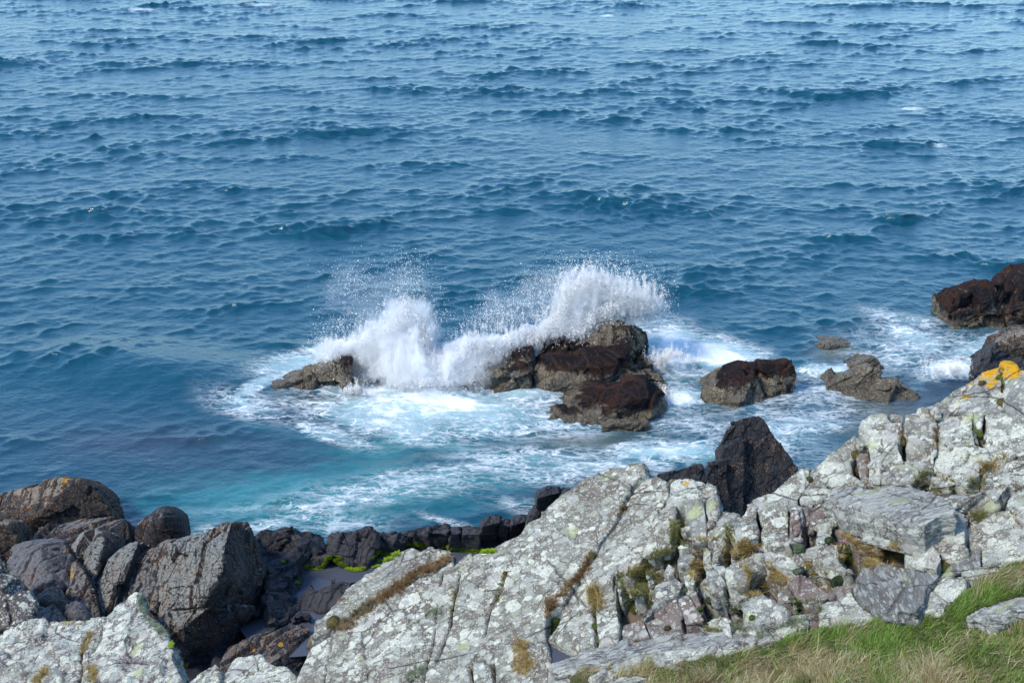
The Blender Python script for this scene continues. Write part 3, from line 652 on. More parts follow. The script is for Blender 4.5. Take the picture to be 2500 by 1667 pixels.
ledgep('small black ledge block with an ochre spot',
       [ptz(2, [(810, 680, 1.1), (900, 652, 1.2), (985, 648, 1.2), (1005, 690, 1.1), (985, 745, .65), (860, 770, .62), (815, 750, .7), (810, 680, -.8), (1000, 660, -.8), (985, 745, -.8), (815, 760, -.8)])], 53)
ledgep('long black ledge block where the green algae begins again',
       [ptz(2, [(985, 655, 1.15), (1100, 622, 1.3), (1245, 598, 1.4), (1270, 640, 1.3), (1255, 720, .65), (1110, 740, .6), (1000, 730, .62), (985, 655, -.8), (1270, 610, -.8), (1255, 735, -.8), (1000, 750, -.8)])], 54)
for lab, a, b, ya, yb, zt, sd in [('narrow black ledge block leaning right beyond the long one', 1265, 1335, 620, 604, 1.35, 55), ('square brownish black ledge block in the middle of the wall', 1338, 1462, 606, 618, 1.35, 56),
                                  ('tall knobbly black ledge block above its neighbours', 1465, 1580, 560, 540, 1.85, 57), ('smooth black ledge column beside the knobbly one', 1578, 1640, 556, 560, 1.7, 58),
                                  ('wide black ledge block meeting the lichen slope', 1640, 1745, 560, 535, 1.8, 59), ('low black ledge step at the corner of the lichen slope', 1735, 1850, 560, 470, 2.1, 60),
                                  ('upright black block standing highest on the ledge', 1806, 1945, 385, 358, 3.2, 61), ('black crumb of rock peeping over the lichen slope', 1955, 2010, 385, 370, 3.2, 62)]:
    h = 180 if sd < 60 else 240
    ledgep(lab, [ptz(2, [(a+8, ya, zt), ((a+b)/2, min(ya, yb)-5, zt+.02), (b-4, yb, zt), (b, yb+30, zt-.05), (a, ya+40, zt-.05), (a-14, ya+h*.75, .6), (b-14, yb+h*.8, .6), (a, ya, -.8), (b, yb, -.8), (a-20, ya+h, -.8), (b-20, yb+h, -.8)])], sd, amp=.03, block=.04, crack=.03)
ledgep('flat black rock lying in the tidal pool', [ptz(2, [(310, 1062, .72), (420, 985, .95), (550, 943, 1.05), (660, 945, 1.05), (700, 1000, .95), (600, 1080, .8), (480, 1130, .62), (300, 1115, .6), (310, 1062, -.3), (700, 960, -.3), (480, 1140, -.3), (300, 1115, -.3)])], 63)
ledgep('small round black rock at the near edge of the pool', [ptz(2, [(262, 1180, .75), (330, 1143, .9), (382, 1150, .85), (385, 1185, .65), (300, 1212, .6), (262, 1180, -.3), (385, 1150, -.3), (300, 1212, -.3)])], 64)
# fin rocks behind the crest
boulder('tall black fin of rock with a rusty lichen tip, rising behind the lichen slabs',
        [pc(7, [(1668, 1085), (1735, 1055), (1800, 1040), (1862, 1034), (1898, 1062), (2000, 1215), (2128, 1400), (2060, 1900), (1640, 1800)], 33.4, 1.6, [], [], -1),
         pc(7, [(1645, 1130), (1700, 1110), (1760, 1200), (1760, 1800), (1612, 1800), (1606, 1215), (1645, 1190)], 33.2, 1.2, [], [], -1),
         pc(7, [(1508, 1368), (1580, 1362), (1640, 1340), (1660, 1800), (1520, 1800)], 33.0, .9, [], [], -1)],
        FIN, 65, .03, 'fin_rock', 'rock', None, (.9, -.2, -.35), .03, .035, .6, .02, .35, .008, .03, 1.0,
        gr=[([atY(*C(7, [p])[0][:2], 33.35) for p in L], .035, .10) for L in ([(1640, 1230), (1665, 1330), (1730, 1440), (1800, 1568)], [(1690, 1200), (1720, 1300), (1725, 1340), (1760, 1420), (1800, 1480)], [(1580, 1370), (1620, 1450), (1650, 1560)])])
boulder('low black wedge of rock left of the tall fin, behind the lichen crest',
        [pc(3, [(780, 275), (860, 262), (950, 236), (1042, 206), (1070, 250), (1092, 300), (1090, 700), (800, 700)], 31.5, 1.2, [], [], 0)], TIDE, 66, .03, 'fin_rock', 'rock', None, (.9, -.2, .35), .02, .03, .5)
# ================================================================== DARK ROCKS ON THE LEFT SHORE
LD = 'dark rocks of the left shore'
def g1(k, pts): return np.array([atY(x, y, Y) for x, y, Y in C(k, pts)])
def dk(label, parts, seed, mat=DARK, marks=None, **kw):
    a = dict(vox=.03, bed=(.62, -.45, .6), amp=.012, block=.12, bsize=1.0, strata=.055, spitch=.27, rl=0, crack=.04, rough=.012, csize=.9, group=LD); a.update(kw)
    mf = None
    if marks:
        def mf(V, N):
            m = np.zeros(len(V)); x, y, _ = proj(V)
            for cx, cy, r, s in C(1, marks): m = np.maximum(m, s*np.exp(-((x-cx)**2+(y-cy)**2)/(r/2.6133)**2)*(1+.5*fbm(V, 4, 3, 3)))
            return {'mark': m}
    return boulder(label, parts, mat, seed, name='shore_rock', cat='rock', masks=mf, **a)
dk('rounded dark dome with a rusty orange face and pale crown, farthest left rock',
   [pc(1, [(-300, 380), (-150, 350), (0, 328), (140, 268), (260, 215), (390, 173), (510, 180), (600, 240), (690, 360), (716, 415), (600, 640), (-300, 700)], 34.9, 1.8, [(400, 260, -.4), (240, 420, -.9), (450, 470, -.6)], [], -1)], 71, DARKO, [(415, 185, 40, .7), (400, 215, 25, .6), (280, 225, 18, .6)], vox=.032, block=.05)
dk('low dark rock in front of the rusty dome, streaked with orange',
   [g1(1, [(200, 560, 33.2), (310, 468, 33.6), (400, 448, 33.7), (560, 450, 33.6), (720, 418, 33.7), (800, 430, 33.6), (910, 535, 33.9), (950, 640, 33.5), (720, 520, 33.0), (560, 600, 32.2), (280, 640, 32.0), (800, 640, 32.6), (500, 600, 35), (850, 600, 35)])], 72, DARK, [(630, 480, 60, .35)])
dk('small black pyramid rock standing against the turquoise water',
   [pc(1, [(862, 472), (930, 420), (1000, 366), (1050, 350), (1100, 385), (1145, 432), (1155, 470), (1135, 570), (1100, 700), (860, 700)], 33.2, 1.1, [(1040, 420, -.5), (980, 470, -.4)], [], -.8)], 73, dark_mat('specked_black_rock', palecov=.2, orange=.3, speck=.6), block=.03, strata=.02)
dk('rusty speckled rock at the left frame edge below the dome',
   [pc(1, [(-300, 440), (0, 462), (60, 470), (115, 560), (90, 720), (-300, 800)], 31.6, 1.2, [], [], 0)], 74, DARKO, [(30, 640, 50, .5), (20, 560, 30, .4)], block=.05)
dk('smooth mauve grey rock with pale rim, above the stony gully',
   [g1(1, [(60, 600, 31.0), (150, 572, 31.2), (330, 543, 31.2), (415, 590, 30.9), (450, 680, 30.4), (470, 860, 29.6), (360, 900, 29.1), (120, 900, 29.2), (30, 740, 30.0), (250, 640, 30.2), (200, 700, 32), (400, 800, 31)])], 75, DARKM, [(120, 605, 30, .4), (200, 880, 30, .4)])
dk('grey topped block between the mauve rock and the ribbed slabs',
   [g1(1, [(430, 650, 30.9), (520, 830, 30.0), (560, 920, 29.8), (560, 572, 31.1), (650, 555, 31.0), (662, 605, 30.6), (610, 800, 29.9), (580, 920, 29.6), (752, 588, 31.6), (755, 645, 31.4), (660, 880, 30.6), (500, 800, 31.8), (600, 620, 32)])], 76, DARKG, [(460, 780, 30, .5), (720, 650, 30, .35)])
dk('dark ridge falling toward the viewer, flecked with bright orange',
   [g1(1, [(360, 620, 30.9), (330, 800, 30.2), (440, 1090, 28.6), (425, 600, 30.6), (600, 870, 29.2), (655, 1100, 28.3), (520, 650, 31.6), (700, 900, 30.6), (740, 1110, 29.6), (400, 900, 31.5), (560, 1120, 30.5)])], 77, DARK, [(455, 790, 26, .9), (460, 755, 16, .8)])
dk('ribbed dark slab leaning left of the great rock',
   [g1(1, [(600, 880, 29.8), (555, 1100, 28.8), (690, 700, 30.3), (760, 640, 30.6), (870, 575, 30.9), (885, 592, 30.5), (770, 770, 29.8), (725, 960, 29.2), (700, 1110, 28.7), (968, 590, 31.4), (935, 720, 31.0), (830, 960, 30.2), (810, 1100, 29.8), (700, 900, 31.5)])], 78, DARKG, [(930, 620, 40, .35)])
dk('narrow dark slab wedged against the great rock',
   [g1(1, [(800, 770, 30.2), (760, 980, 29.5), (800, 1120, 29.0), (950, 620, 30.7), (1050, 578, 30.9), (1128, 574, 30.9), (1120, 600, 30.4), (1040, 800, 29.7), (985, 1000, 29.0), (960, 1120, 28.6), (1190, 700, 31.2), (1110, 1000, 30.2), (1010, 1160, 29.4), (900, 900, 31.5)])], 79, DARK, [(985, 720, 12, .8), (800, 800, 14, .7)], strata=.07)
# the great rock: two faces meeting in a ridge
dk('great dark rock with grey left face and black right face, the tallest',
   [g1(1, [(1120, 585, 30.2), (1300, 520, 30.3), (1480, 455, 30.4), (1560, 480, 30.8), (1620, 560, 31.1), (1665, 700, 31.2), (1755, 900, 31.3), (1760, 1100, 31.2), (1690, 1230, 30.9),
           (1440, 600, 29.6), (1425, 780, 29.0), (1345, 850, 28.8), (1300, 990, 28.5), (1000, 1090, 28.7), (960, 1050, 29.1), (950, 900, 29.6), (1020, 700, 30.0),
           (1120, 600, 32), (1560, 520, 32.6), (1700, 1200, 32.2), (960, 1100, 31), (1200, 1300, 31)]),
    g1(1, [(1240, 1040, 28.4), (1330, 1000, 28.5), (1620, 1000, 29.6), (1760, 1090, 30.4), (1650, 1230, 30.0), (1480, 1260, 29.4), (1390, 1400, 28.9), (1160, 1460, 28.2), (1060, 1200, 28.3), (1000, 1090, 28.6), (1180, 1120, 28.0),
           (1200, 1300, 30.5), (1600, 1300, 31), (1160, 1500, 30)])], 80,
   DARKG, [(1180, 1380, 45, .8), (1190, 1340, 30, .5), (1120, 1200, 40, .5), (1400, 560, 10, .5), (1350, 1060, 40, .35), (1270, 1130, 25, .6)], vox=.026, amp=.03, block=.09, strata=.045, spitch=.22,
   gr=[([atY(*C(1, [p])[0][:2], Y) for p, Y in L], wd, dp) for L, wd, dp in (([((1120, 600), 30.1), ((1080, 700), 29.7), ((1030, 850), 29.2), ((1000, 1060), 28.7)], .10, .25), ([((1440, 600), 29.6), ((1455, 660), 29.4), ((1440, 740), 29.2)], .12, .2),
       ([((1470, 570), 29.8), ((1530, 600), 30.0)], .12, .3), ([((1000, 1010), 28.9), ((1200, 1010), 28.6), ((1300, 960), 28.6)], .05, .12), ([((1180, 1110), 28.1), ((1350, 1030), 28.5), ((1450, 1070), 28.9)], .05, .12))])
dk('dark broken rock with yellow lichen spots below the tidal pool',
   [g1(1, [(1450, 1240, 28.6), (1560, 1225, 28.8), (1700, 1205, 29.0), (1820, 1140, 29.2), (1905, 1100, 29.3), (1990, 1130, 29.2), (1975, 1280, 28.8), (1890, 1440, 28.0), (1700, 1400, 27.5), (1400, 1440, 27.4), (1400, 1360, 27.8),
           (1450, 1300, 30), (1990, 1200, 30.2), (1900, 1500, 29), (1400, 1500, 29)])], 81, DARK, [(1620, 1265, 22, .8), (1700, 1245, 20, .7), (1790, 1235, 26, .8), (1500, 1335, 26, .5), (1910, 1250, 14, .6)], vox=.026)
dk('grey cracked stone in the gully under the mauve rock', [g1(1, [(170, 870, 28.6), (230, 825, 28.8), (330, 810, 28.9), (410, 880, 28.7), (450, 980, 28.2), (330, 1060, 27.7), (200, 1070, 27.7), (150, 950, 28.2), (300, 950, 27.6), (200, 1000, 29.5), (420, 1050, 29.5)])], 82, DARKM, [(195, 880, 26, .6)])
dk('small pale speckled stone in the gully', [g1(1, [(400, 1080, 27.2), (420, 1000, 27.4), (490, 975, 27.5), (550, 1020, 27.4), (560, 1090, 27), (480, 1100, 26.8), (460, 1100, 28.2)])], 83, DARKM)
dk('rough grey stone dotted with pale lichen at the foot of the gully', [g1(1, [(150, 1090, 26.8), (240, 1010, 27.1), (340, 980, 27.2), (420, 1050, 27.1), (440, 1130, 26.6), (200, 1150, 26.2), (300, 1100, 28.4)])], 84, DARKM, [(430, 1005, 20, .5)])
dk('long dark stone slanting down from the left frame edge', [g1(1, [(-200, 640, 27.6), (0, 690, 27.4), (60, 745, 27.2), (120, 860, 26.8), (225, 975, 26.3), (190, 1090, 25.9), (60, 1150, 25.6), (-200, 1200, 25.6), (-100, 900, 28.5), (100, 1100, 28), (0, 850, 26.4)])], 85, lichen_mat('dark_lichen_rock', .22, (.10, .09, .09), (.12, .095, .09), (.14, .13, .13), green=.03), [(40, 770, 30, .5)])
dk('half hidden dark stone under the great rock', [g1(1, [(800, 980, 28.4), (930, 960, 28.5), (1010, 1060, 28.2), (1040, 1180, 27.6), (940, 1200, 27.4), (820, 1100, 27.8), (900, 1080, 29.6)])], 86, DARK)
# bed of the gully, and the pool
gp = [(-17, 22.5), (-9, 22.0), (-2.0, 24.5), (1.5, 27.5), (2.5, 31.5), (-1, 32.6), (-6, 32.8), (-10, 34.0), (-17, 35)]
Vb = [(x, y, (.0 if y > 26 else 1.0)) for x, y in gp]+[(x, y, -1.5) for x, y in gp]; m_ = len(gp)
V, F = remesh([(Vb, [list(range(m_)), list(range(2*m_-1, m_-1, -1))]+[[i, (i+1) % m_, m_+(i+1) % m_, m_+i] for i in range(m_)])], .1)
V, _g = weather(V, F, 99, .15, 2.0, .22, .7, None, 0, .1, .03)
finish('shore_bed', V, F, TIDE, {'soil': _g, 'mark': _g*0}, 'black rocky bed of the shore between the boulders', None, None, 'structure')
def pool_mat():
    s = M('pool_water'); v = s.pos()
    s.put(s.b.inputs['Base Color'], s.mix(s.noise(v, 1.2, 3), (.06, .066, .088), (.08, .085, .105)))
    s.b.inputs['Roughness'].default_value = .05; s.b.inputs['IOR'].default_value = 1.33
    s.put(s.b.inputs['Normal'], s.bump(s.noise(v, 7, 3), .006, .5)); return s.m
PM = pool_mat()
def sheet(name, pts, mat, label):
    me = bpy.data.meshes.new(name); me.from_pydata([tuple(p) for p in pts], [], [list(range(len(pts)))]); me.materials.append(mat)
    o = bpy.data.objects.new(name, me); COL.objects.link(o); return tag(o, label, None, None, 'structure')
sheet('tidal_pool', ptz(2, [(-60, 900, POOLZ), (300, 790, POOLZ), (700, 740, POOLZ), (1250, 690, POOLZ), (1700, 690, POOLZ), (1600, 1300, POOLZ), (100, 1420, POOLZ), (-60, 1200, POOLZ)]), PM, 'still grey water of the tidal pool')
# ================================================================== LICHEN SLABS OF THE HEADLAND
def S(k, label, pts, seed, mat=None, **kw): return slab(label, [p[:2] for p in C(k, pts)], mat or LICH, seed, **kw)
def G(k, *ls): return [(C(k, l), w, d) for l, w, d in ls]
gpoly = [(-500, 1640), (0, 1600), (150, 1560), (320, 1530), (400, 1600), (480, 1690), (560, 1700), (700, 1690), (760, 1640), (775, 1560), (850, 1500), (905, 1430), (1000, 1395), (1170, 1375), (1300, 1300), (1420, 1215), (1560, 1150), (1690, 1190), (1770, 1250), (1830, 1290),
         (1950, 1190), (2080, 1100), (2150, 1040), (2290, 1020), (2400, 945), (2600, 920), (3100, 980), (3300, 2100), (-700, 2100)]
EARTH = None
def earth_mat():
    s = M('earth_and_rubble'); v = s.pos(); n = s.noise(v, 3, 6, .65); n2 = s.noise(v, 14, 6, .7)
    c = s.mix(s.ss(n, .35, .65), (.07, .05, .035), (.17, .12, .085)); c = s.mix(s.ss(n2, .5, .62), c, (.20, .17, .10))
    c = s.mix(s.ss(s.noise(s.vadd(v, (3, 1, 2)), 4, 5, .6), .55, .62), c, (.30, .28, .25))
    s.put(s.b.inputs['Base Color'], c); s.b.inputs['Roughness'].default_value = .95; s.put(s.b.inputs['Normal'], s.bump(n2, .06)); return s.m
EARTH = earth_mat()
p = jag(gpoly, 5, 8, 60); T = at(p[:, 0], p[:, 1], 1/fieldK(p[:, 0], p[:, 1])+.42); Bt = T.copy(); Bt[:, 2] = -1.5
m_ = len(p)
V, F = remesh([(np.concatenate([T, Bt]), [list(range(m_)), list(range(2*m_-1, m_-1, -1))]+[[i, (i+1) % m_, m_+(i+1) % m_, m_+i] for i in range(m_)])], .07)
V, _g = weather(V, F, 98, .07, .8, .08, .35, None, 0, .1, .02)
finish('ground', V, F, EARTH, {'soil': _g}, 'brown earth and rubble of the headland beneath the slabs', None, None, 'structure')
# ---- the great dipping slabs
S(2, 'pale lichen slab above the long grassy crack, at the lower left of the slope', [(405, 1290), (440, 1190), (590, 1010), (655, 960), (780, 870), (880, 795), (960, 750), (1030, 725), (1085, 760), (1150, 735), (1250, 740), (1280, 780), (1150, 880), (1010, 950), (900, 1005), (760, 1090), (640, 1165), (520, 1235)], 101,
  tilt=(0, .6), off=-.004, th=.7, block=.03)
S(2, 'small square lichen block at the top of the grassy crack', [(1290, 850), (1325, 785), (1395, 762), (1405, 800), (1385, 850)], 102, tilt=(0, -.5), off=.006, th=.5, amp=.015, block=.02, bsize=.3)
S(2, 'huge white blotched slab in the middle of the slope', [(530, 1275), (640, 1195), (790, 1095), (920, 1020), (1030, 960), (1150, 900), (1290, 800), (1300, 850), (1390, 855), (1420, 785), (1520, 745), (1600, 700), (1705, 650), (1735, 590), (1775, 560), (1835, 545), (1850, 500), (1890, 455), (1940, 405), (2000, 370), (2080, 310),
      (2160, 280), (2230, 245), (2290, 228), (2340, 240), (2380, 205), (2469, 198), (2476, 268), (2400, 330), (2340, 440), (2290, 570), (2210, 680), (2150, 790), (2050, 930), (1960, 1080), (1870, 1120), (1850, 1200), (1860, 1300), (1890, 1420), (1860, 1700), (300, 1700), (330, 1530), (400, 1350)], 103, LICH,
  tilt=(-.1, -.1), off=.0, th=.9, vox=.022, block=.022, bsize=1.2, amp=.018, edge=6,
  gr=G(2, ([(1330, 870), (1310, 980), (1285, 1090), (1270, 1210), (1225, 1330), (1170, 1450), (1020, 1560), (960, 1640)], .05, .09), ([(1185, 1100), (1178, 1210), (1165, 1330), (1120, 1460), (1090, 1640)], .035, .06),
       ([(1620, 880), (1575, 1010), (1510, 1120), (1495, 1200), (1475, 1285)], .05, .09), ([(540, 1280), (530, 1370), (500, 1480), (480, 1600)], .035, .06), ([(905, 1270), (980, 1240), (1130, 1140)], .03, .05),
       ([(1440, 1400), (1400, 1480), (1410, 1580)], .05, .1), ([(1550, 800), (1620, 765), (1660, 765)], .03, .05), ([(1540, 1450), (1545, 1600)], .05, .12), ([(1210, 960), (1225, 880)], .05, .08), ([(1390, 1360), (1520, 1290), (1650, 1200)], .025, .04)))
S(3, 'second great slab, between the two long diagonal cracks', [(625, 345), (700, 295), (780, 283), (842, 318), (846, 400), (795, 480), (760, 545), (745, 620), (722, 700), (680, 775), (650, 850), (610, 890), (520, 900), (515, 980), (522, 1100), (540, 1210), (525, 1310), (400, 1350), (380, 1370), (330, 1340), (270, 1350), (230, 1330), (90, 1300), (160, 1190), (178, 1095), (270, 950), (380, 800), (440, 690), (530, 565), (570, 445)], 104,
  LICH, tilt=(.35, .25), off=-.004, th=.8, block=.022, bsize=.9, amp=.018, gr=G(3, ([(385, 1030), (382, 1150), (395, 1340)], .07, .18), ([(505, 900), (515, 1000), (500, 1050)], .05, .1)), marks=[(*C(3, [(560, 360)])[0], .1, .4)])
S(3, 'topmost seaward slab with a purple patch and two orange spots', [(848, 320), (880, 290), (960, 290), (1055, 308), (1140, 350), (1145, 385), (1060, 415), (960, 440), (850, 475), (805, 480)], 105, LICHW, tilt=(0, .8), off=.004, th=.6,
  marks=[(*C(3, [(955, 330)])[0], .09, 1.0), (*C(3, [(890, 355)])[0], .06, .7)])
S(3, 'tall grey pillar right of the second great slab', [(850, 460), (890, 450), (885, 560), (862, 660), (835, 705), (800, 770), (700, 795), (690, 770), (722, 710), (750, 630), (765, 555), (798, 490)], 106, tilt=(.3, 0), off=.004, th=.6, block=.05)
S(3, 'smooth upright slab with pale face between two mossy slots', [(925, 470), (940, 440), (1070, 430), (1080, 510), (1075, 680), (1000, 685), (920, 640), (930, 560)], 107, LICHG, tilt=(0, -.6), off=.008, th=.6)
S(3, 'narrow block at the right end of the seaward crest', [(1085, 425), (1140, 400), (1155, 510), (1125, 560), (1098, 600), (1088, 560)], 108, tilt=(0, 0), off=.006, th=.6)
S(3, 'square lichen block below the crest end', [(1100, 605), (1130, 565), (1170, 502), (1262, 510), (1262, 545), (1245, 600), (1195, 620), (1180, 680), (1088, 668)], 109, LICHG, tilt=(.2, .5), off=.001, th=.5)
S(3, 'cracked block at the notch where the black fin shows', [(1262, 545), (1310, 500), (1360, 440), (1380, 480), (1385, 600), (1405, 640), (1340, 700), (1250, 722), (1252, 600)], 110, tilt=(-.3, .2), off=.006, th=.5, block=.06, bsize=.3)
S(3, 'ridge slab with an orange streak rising right of the notch', [(1365, 440), (1500, 370), (1620, 285), (1718, 213), (1722, 320), (1685, 380), (1660, 400), (1655, 470), (1600, 470), (1590, 640), (1540, 645), (1500, 600), (1430, 580), (1395, 500)], 111, LICH, tilt=(0, .2), off=.002, th=.7,
  marks=[(*C(3, [(1575, 370)])[0], .1, .8), (*C(3, [(1590, 320)])[0], .05, .7)])
S(3, 'slim upright block under the ridge slab', [(1600, 480), (1655, 475), (1666, 620), (1600, 695), (1590, 650)], 112, LICHP, tilt=(0, -.5), off=.008, th=.5)
S(3, 'greenish block leaning on the slim upright one', [(1425, 590), (1500, 605), (1590, 655), (1600, 700), (1470, 718), (1408, 645)], 113, LICHY, tilt=(.3, .3), off=.002, th=.45)
S(4, 'long ridge slab left of the first mossy slot', [(510, 842), (620, 750), (700, 680), (762, 628), (832, 585), (836, 700), (790, 780), (800, 880), (900, 940), (900, 965), (470, 965), (465, 950), (490, 900)], 114, LICH, tilt=(0, 0), off=-.003, th=.7)
S(4, 'narrow strip of rock between the mossy slots', [(850, 700), (905, 662), (905, 945), (855, 890)], 115, LICHP, tilt=(0, 0), off=.0, th=.4)
S(4, 'broad white faced slab with a clean left edge', [(845, 560), (880, 500), (930, 460), (1000, 438), (1055, 442), (1058, 490), (1150, 500), (1162, 560), (1130, 560), (1112, 680), (1145, 745), (1165, 790), (1020, 810), (1000, 940), (912, 940), (912, 660), (850, 690)], 116, LICHW, tilt=(.1, -.3), off=.010, th=.7)
S(4, 'thin grey cap behind the broad white slab', [(1062, 446), (1155, 446), (1160, 500), (1062, 488)], 117, LICHG, off=.0, th=.5, amp=.015)
S(4, 'straight sided slab with a mauve lower half', [(1170, 462), (1250, 440), (1388, 412), (1392, 520), (1372, 600), (1385, 700), (1372, 865), (1270, 842), (1205, 832), (1172, 790)], 118, LICH, tilt=(0, 0), off=.006, th=.7)
S(4, 'big right hand slab splashed with yellow lichen at its top', [(1355, 405), (1420, 350), (1500, 290), (1600, 222), (1700, 155), (1832, 108), (1842, 200), (1850, 300), (1835, 450), (1712, 440), (1705, 545), (1650, 540), (1645, 430), (1430, 470), (1425, 420), (1390, 470)], 119, LICHG, tilt=(0, .3), off=-.002, th=.8,
  marks=[(*C(4, [q])[0], r, s) for q, r, s in [((1750, 145), .22, 1.1), ((1700, 170), .2, .9), ((1800, 215), .2, .9), ((1640, 215), .12, .8), ((1600, 240), .1, .9), ((1780, 265), .12, .9), ((1525, 300), .06, .7), ((1600, 340), .1, .8), ((1620, 375), .07, .7), ((1410, 500), .12, .9), ((1800, 130), .2, 1.1)]])
S(4, 'yellow topped slab at the right of the big round cushion', [(1848, 100), (1905, 92), (1945, 120), (1955, 155), (2100, 150), (2250, 170), (2250, 480), (1980, 500), (1850, 400)], 120, LICHG, tilt=(0, .2), off=.003, th=.8,
  marks=[(*C(4, [q])[0], r, s) for q, r, s in [((1900, 130), .25, 1.2), ((1930, 190), .16, 1.0), ((1870, 160), .2, 1.0), ((1910, 250), .08, .8), ((1880, 320), .07, .6)]])
S(4, 'wide grey slab below the notch with the green moss', [(1392, 540), (1430, 475), (1640, 440), (1648, 560), (1660, 660), (1740, 690), (1750, 770), (1700, 810), (1690, 870), (1590, 940), (1470, 900), (1385, 850), (1385, 700)], 121, LICHW, tilt=(.2, .2), off=.002, th=.7)
S(4, 'slab right of the green moss, running out of the frame', [(1715, 450), (1850, 440), (1980, 510), (2250, 500), (2250, 740), (1996, 735), (1880, 765), (1760, 760), (1745, 690), (1715, 650)], 122, LICHW, tilt=(.1, 0), off=.004, th=.7)
# ---- the flat topped boulder: a slab standing clear of the ground
S(4, 'large flat tabular boulder with a crack along its front, resting on smaller rocks', [(582, 1045), (660, 995), (740, 960), (900, 962), (1080, 958), (1225, 958), (1330, 990), (1440, 1030), (1500, 1085), (1530, 1130), (1420, 1160), (1340, 1205), (1300, 1240), (1150, 1225), (950, 1165), (850, 1140), (720, 1110), (640, 1060)], 123, STREAKW,
  tilt=(.3, 1.7), off=.030, th=.38, flare=-.04, name='tabular_boulder', cat='boulder', group=None, block=.02, amp=.015, strata=.022, vox=.02, gr=G(4, ([(800, 1105), (930, 1150), (1000, 1170), (1080, 1200)], .03, .08), ([(750, 1000), (820, 1030), (825, 1060)], .02, .04)))
BG = 'broken blocks around the tabular boulder'
def Bk(k, label, pts, seed, mat=None, **kw):
    kw['th'] = kw.get('th', .45)+.25; kw.setdefault('flare', .06); kw.setdefault('amp', .02); kw.setdefault('bsize', .35); kw.setdefault('block', .03); kw.setdefault('vox', .02)
    return S(k, label, pts, seed, mat, name='rock_block', cat='rock block', group=kw.pop('group', BG), **kw)
Bk(4, 'brown shaded block tucked under the tabular boulder', [(650, 1265), (700, 1190), (820, 1200), (920, 1260), (1005, 1352), (980, 1390), (850, 1385), (720, 1310)], 124, LICHP, tilt=(0, 1), off=-.004)
Bk(4, 'greenish block left of the shaded one', [(540, 1255), (590, 1190), (700, 1180), (655, 1240), (660, 1300), (662, 1358), (610, 1350), (540, 1352)], 125, LICHY, off=.002)
Bk(4, 'white pointed block below the right end of the tabular boulder', [(1150, 1420), (1175, 1350), (1205, 1310), (1275, 1258), (1300, 1290), (1385, 1405), (1430, 1455), (1390, 1530), (1215, 1520), (1165, 1470)], 126, LICHW, tilt=(.4, .6), off=.014, th=.5)
Bk(4, 'big white block with yellow green patches right of the pointed one', [(1305, 1235), (1400, 1165), (1480, 1140), (1555, 1150), (1582, 1230), (1605, 1425), (1530, 1450), (1435, 1450), (1385, 1390), (1310, 1285)], 127, LICHY, tilt=(.2, .6), off=.012, th=.5)
Bk(4, 'wide green blotched slab at the right edge', [(1590, 1195), (1700, 1140), (1830, 1110), (1905, 1112), (1996, 1240), (2150, 1260), (2150, 1340), (1996, 1335), (1700, 1365), (1615, 1405)], 128, LICHY, tilt=(.2, .3), off=.004)
Bk(4, 'grey block in the dark hollow right of the tabular boulder', [(1550, 1110), (1600, 1045), (1680, 1012), (1760, 1045), (1832, 1090), (1745, 1148), (1590, 1182)], 129, LICHG, tilt=(0, .4), off=.0)
Bk(4, 'thin tilted shard over the dark hollow', [(1430, 1045), (1500, 1015), (1590, 1012), (1720, 972), (1722, 992), (1600, 1060), (1510, 1102)], 130, LICH, tilt=(0, 1.5), off=.012, th=.16)
Bk(4, 'rounded slab with a thin seam beside the golden grass at the right edge', [(1700, 960), (1722, 855), (1800, 800), (1900, 765), (2100, 735), (2150, 940), (1890, 945), (1850, 1000), (1800, 1072), (1735, 1012)], 131, LICH, tilt=(.1, .2), off=.006)
Bk(4, 'bright green crusted block on the right frame edge', [(1872, 1065), (1930, 1000), (1996, 975), (2150, 960), (2150, 1230), (1996, 1210)], 132, LICHY, tilt=(0, .3), off=.008)
Bk(4, 'small pale triangle of rock set in the golden grass', [(1335, 950), (1372, 880), (1500, 920), (1480, 955), (1340, 972)], 133, LICHW, off=.002, th=.3)
Bk(5, 'slanting fissile slab of grey fibres below the green block', [(1330, 690), (1420, 590), (1560, 500), (1660, 465), (1668, 600), (1500, 650), (1380, 695)], 134, STREAK, tilt=(.4, .5), off=.012)
Bk(5, 'pale slab behind the fissile one reaching the grass', [(1665, 480), (1760, 450), (1870, 430), (2015, 375), (2120, 380), (2120, 520), (1900, 565), (1670, 605)], 135, LICHW, tilt=(0, .3), off=.008)
Bk(5, 'low pale ledge along the upper edge of the grass', [(1500, 655), (1660, 610), (1900, 575), (1900, 620), (1760, 660), (1640, 700), (1540, 700)], 136, LICHW, off=.016, th=.35)
Bk(5, 'large grey scaly slab tilted up from the grass', [(600, 795), (640, 710), (690, 650), (720, 590), (780, 582), (940, 600), (1085, 620), (1200, 650), (1325, 672), (1220, 785), (1175, 910), (1130, 965), (1000, 985), (870, 1010), (780, 965), (690, 900)], 137, STREAK, tilt=(.5, 1.6), off=.018, th=.4, strata=.04)
Bk(5, 'low pink and white rock left of the scaly slab, half in the grass', [(325, 925), (400, 890), (480, 880), (560, 805), (600, 800), (640, 860), (700, 930), (790, 990), (780, 1060), (640, 1110), (470, 1120), (340, 1090)], 138, LICHW, tilt=(0, 1.0), off=.014, amp=.04)
Bk(5, 'white lichened rock between the scaly slab and the grass', [(1165, 905), (1200, 830), (1240, 770), (1380, 700), (1530, 705), (1535, 770), (1440, 880), (1320, 960), (1180, 985)], 139, LICHW, tilt=(.2, .8), off=.018)
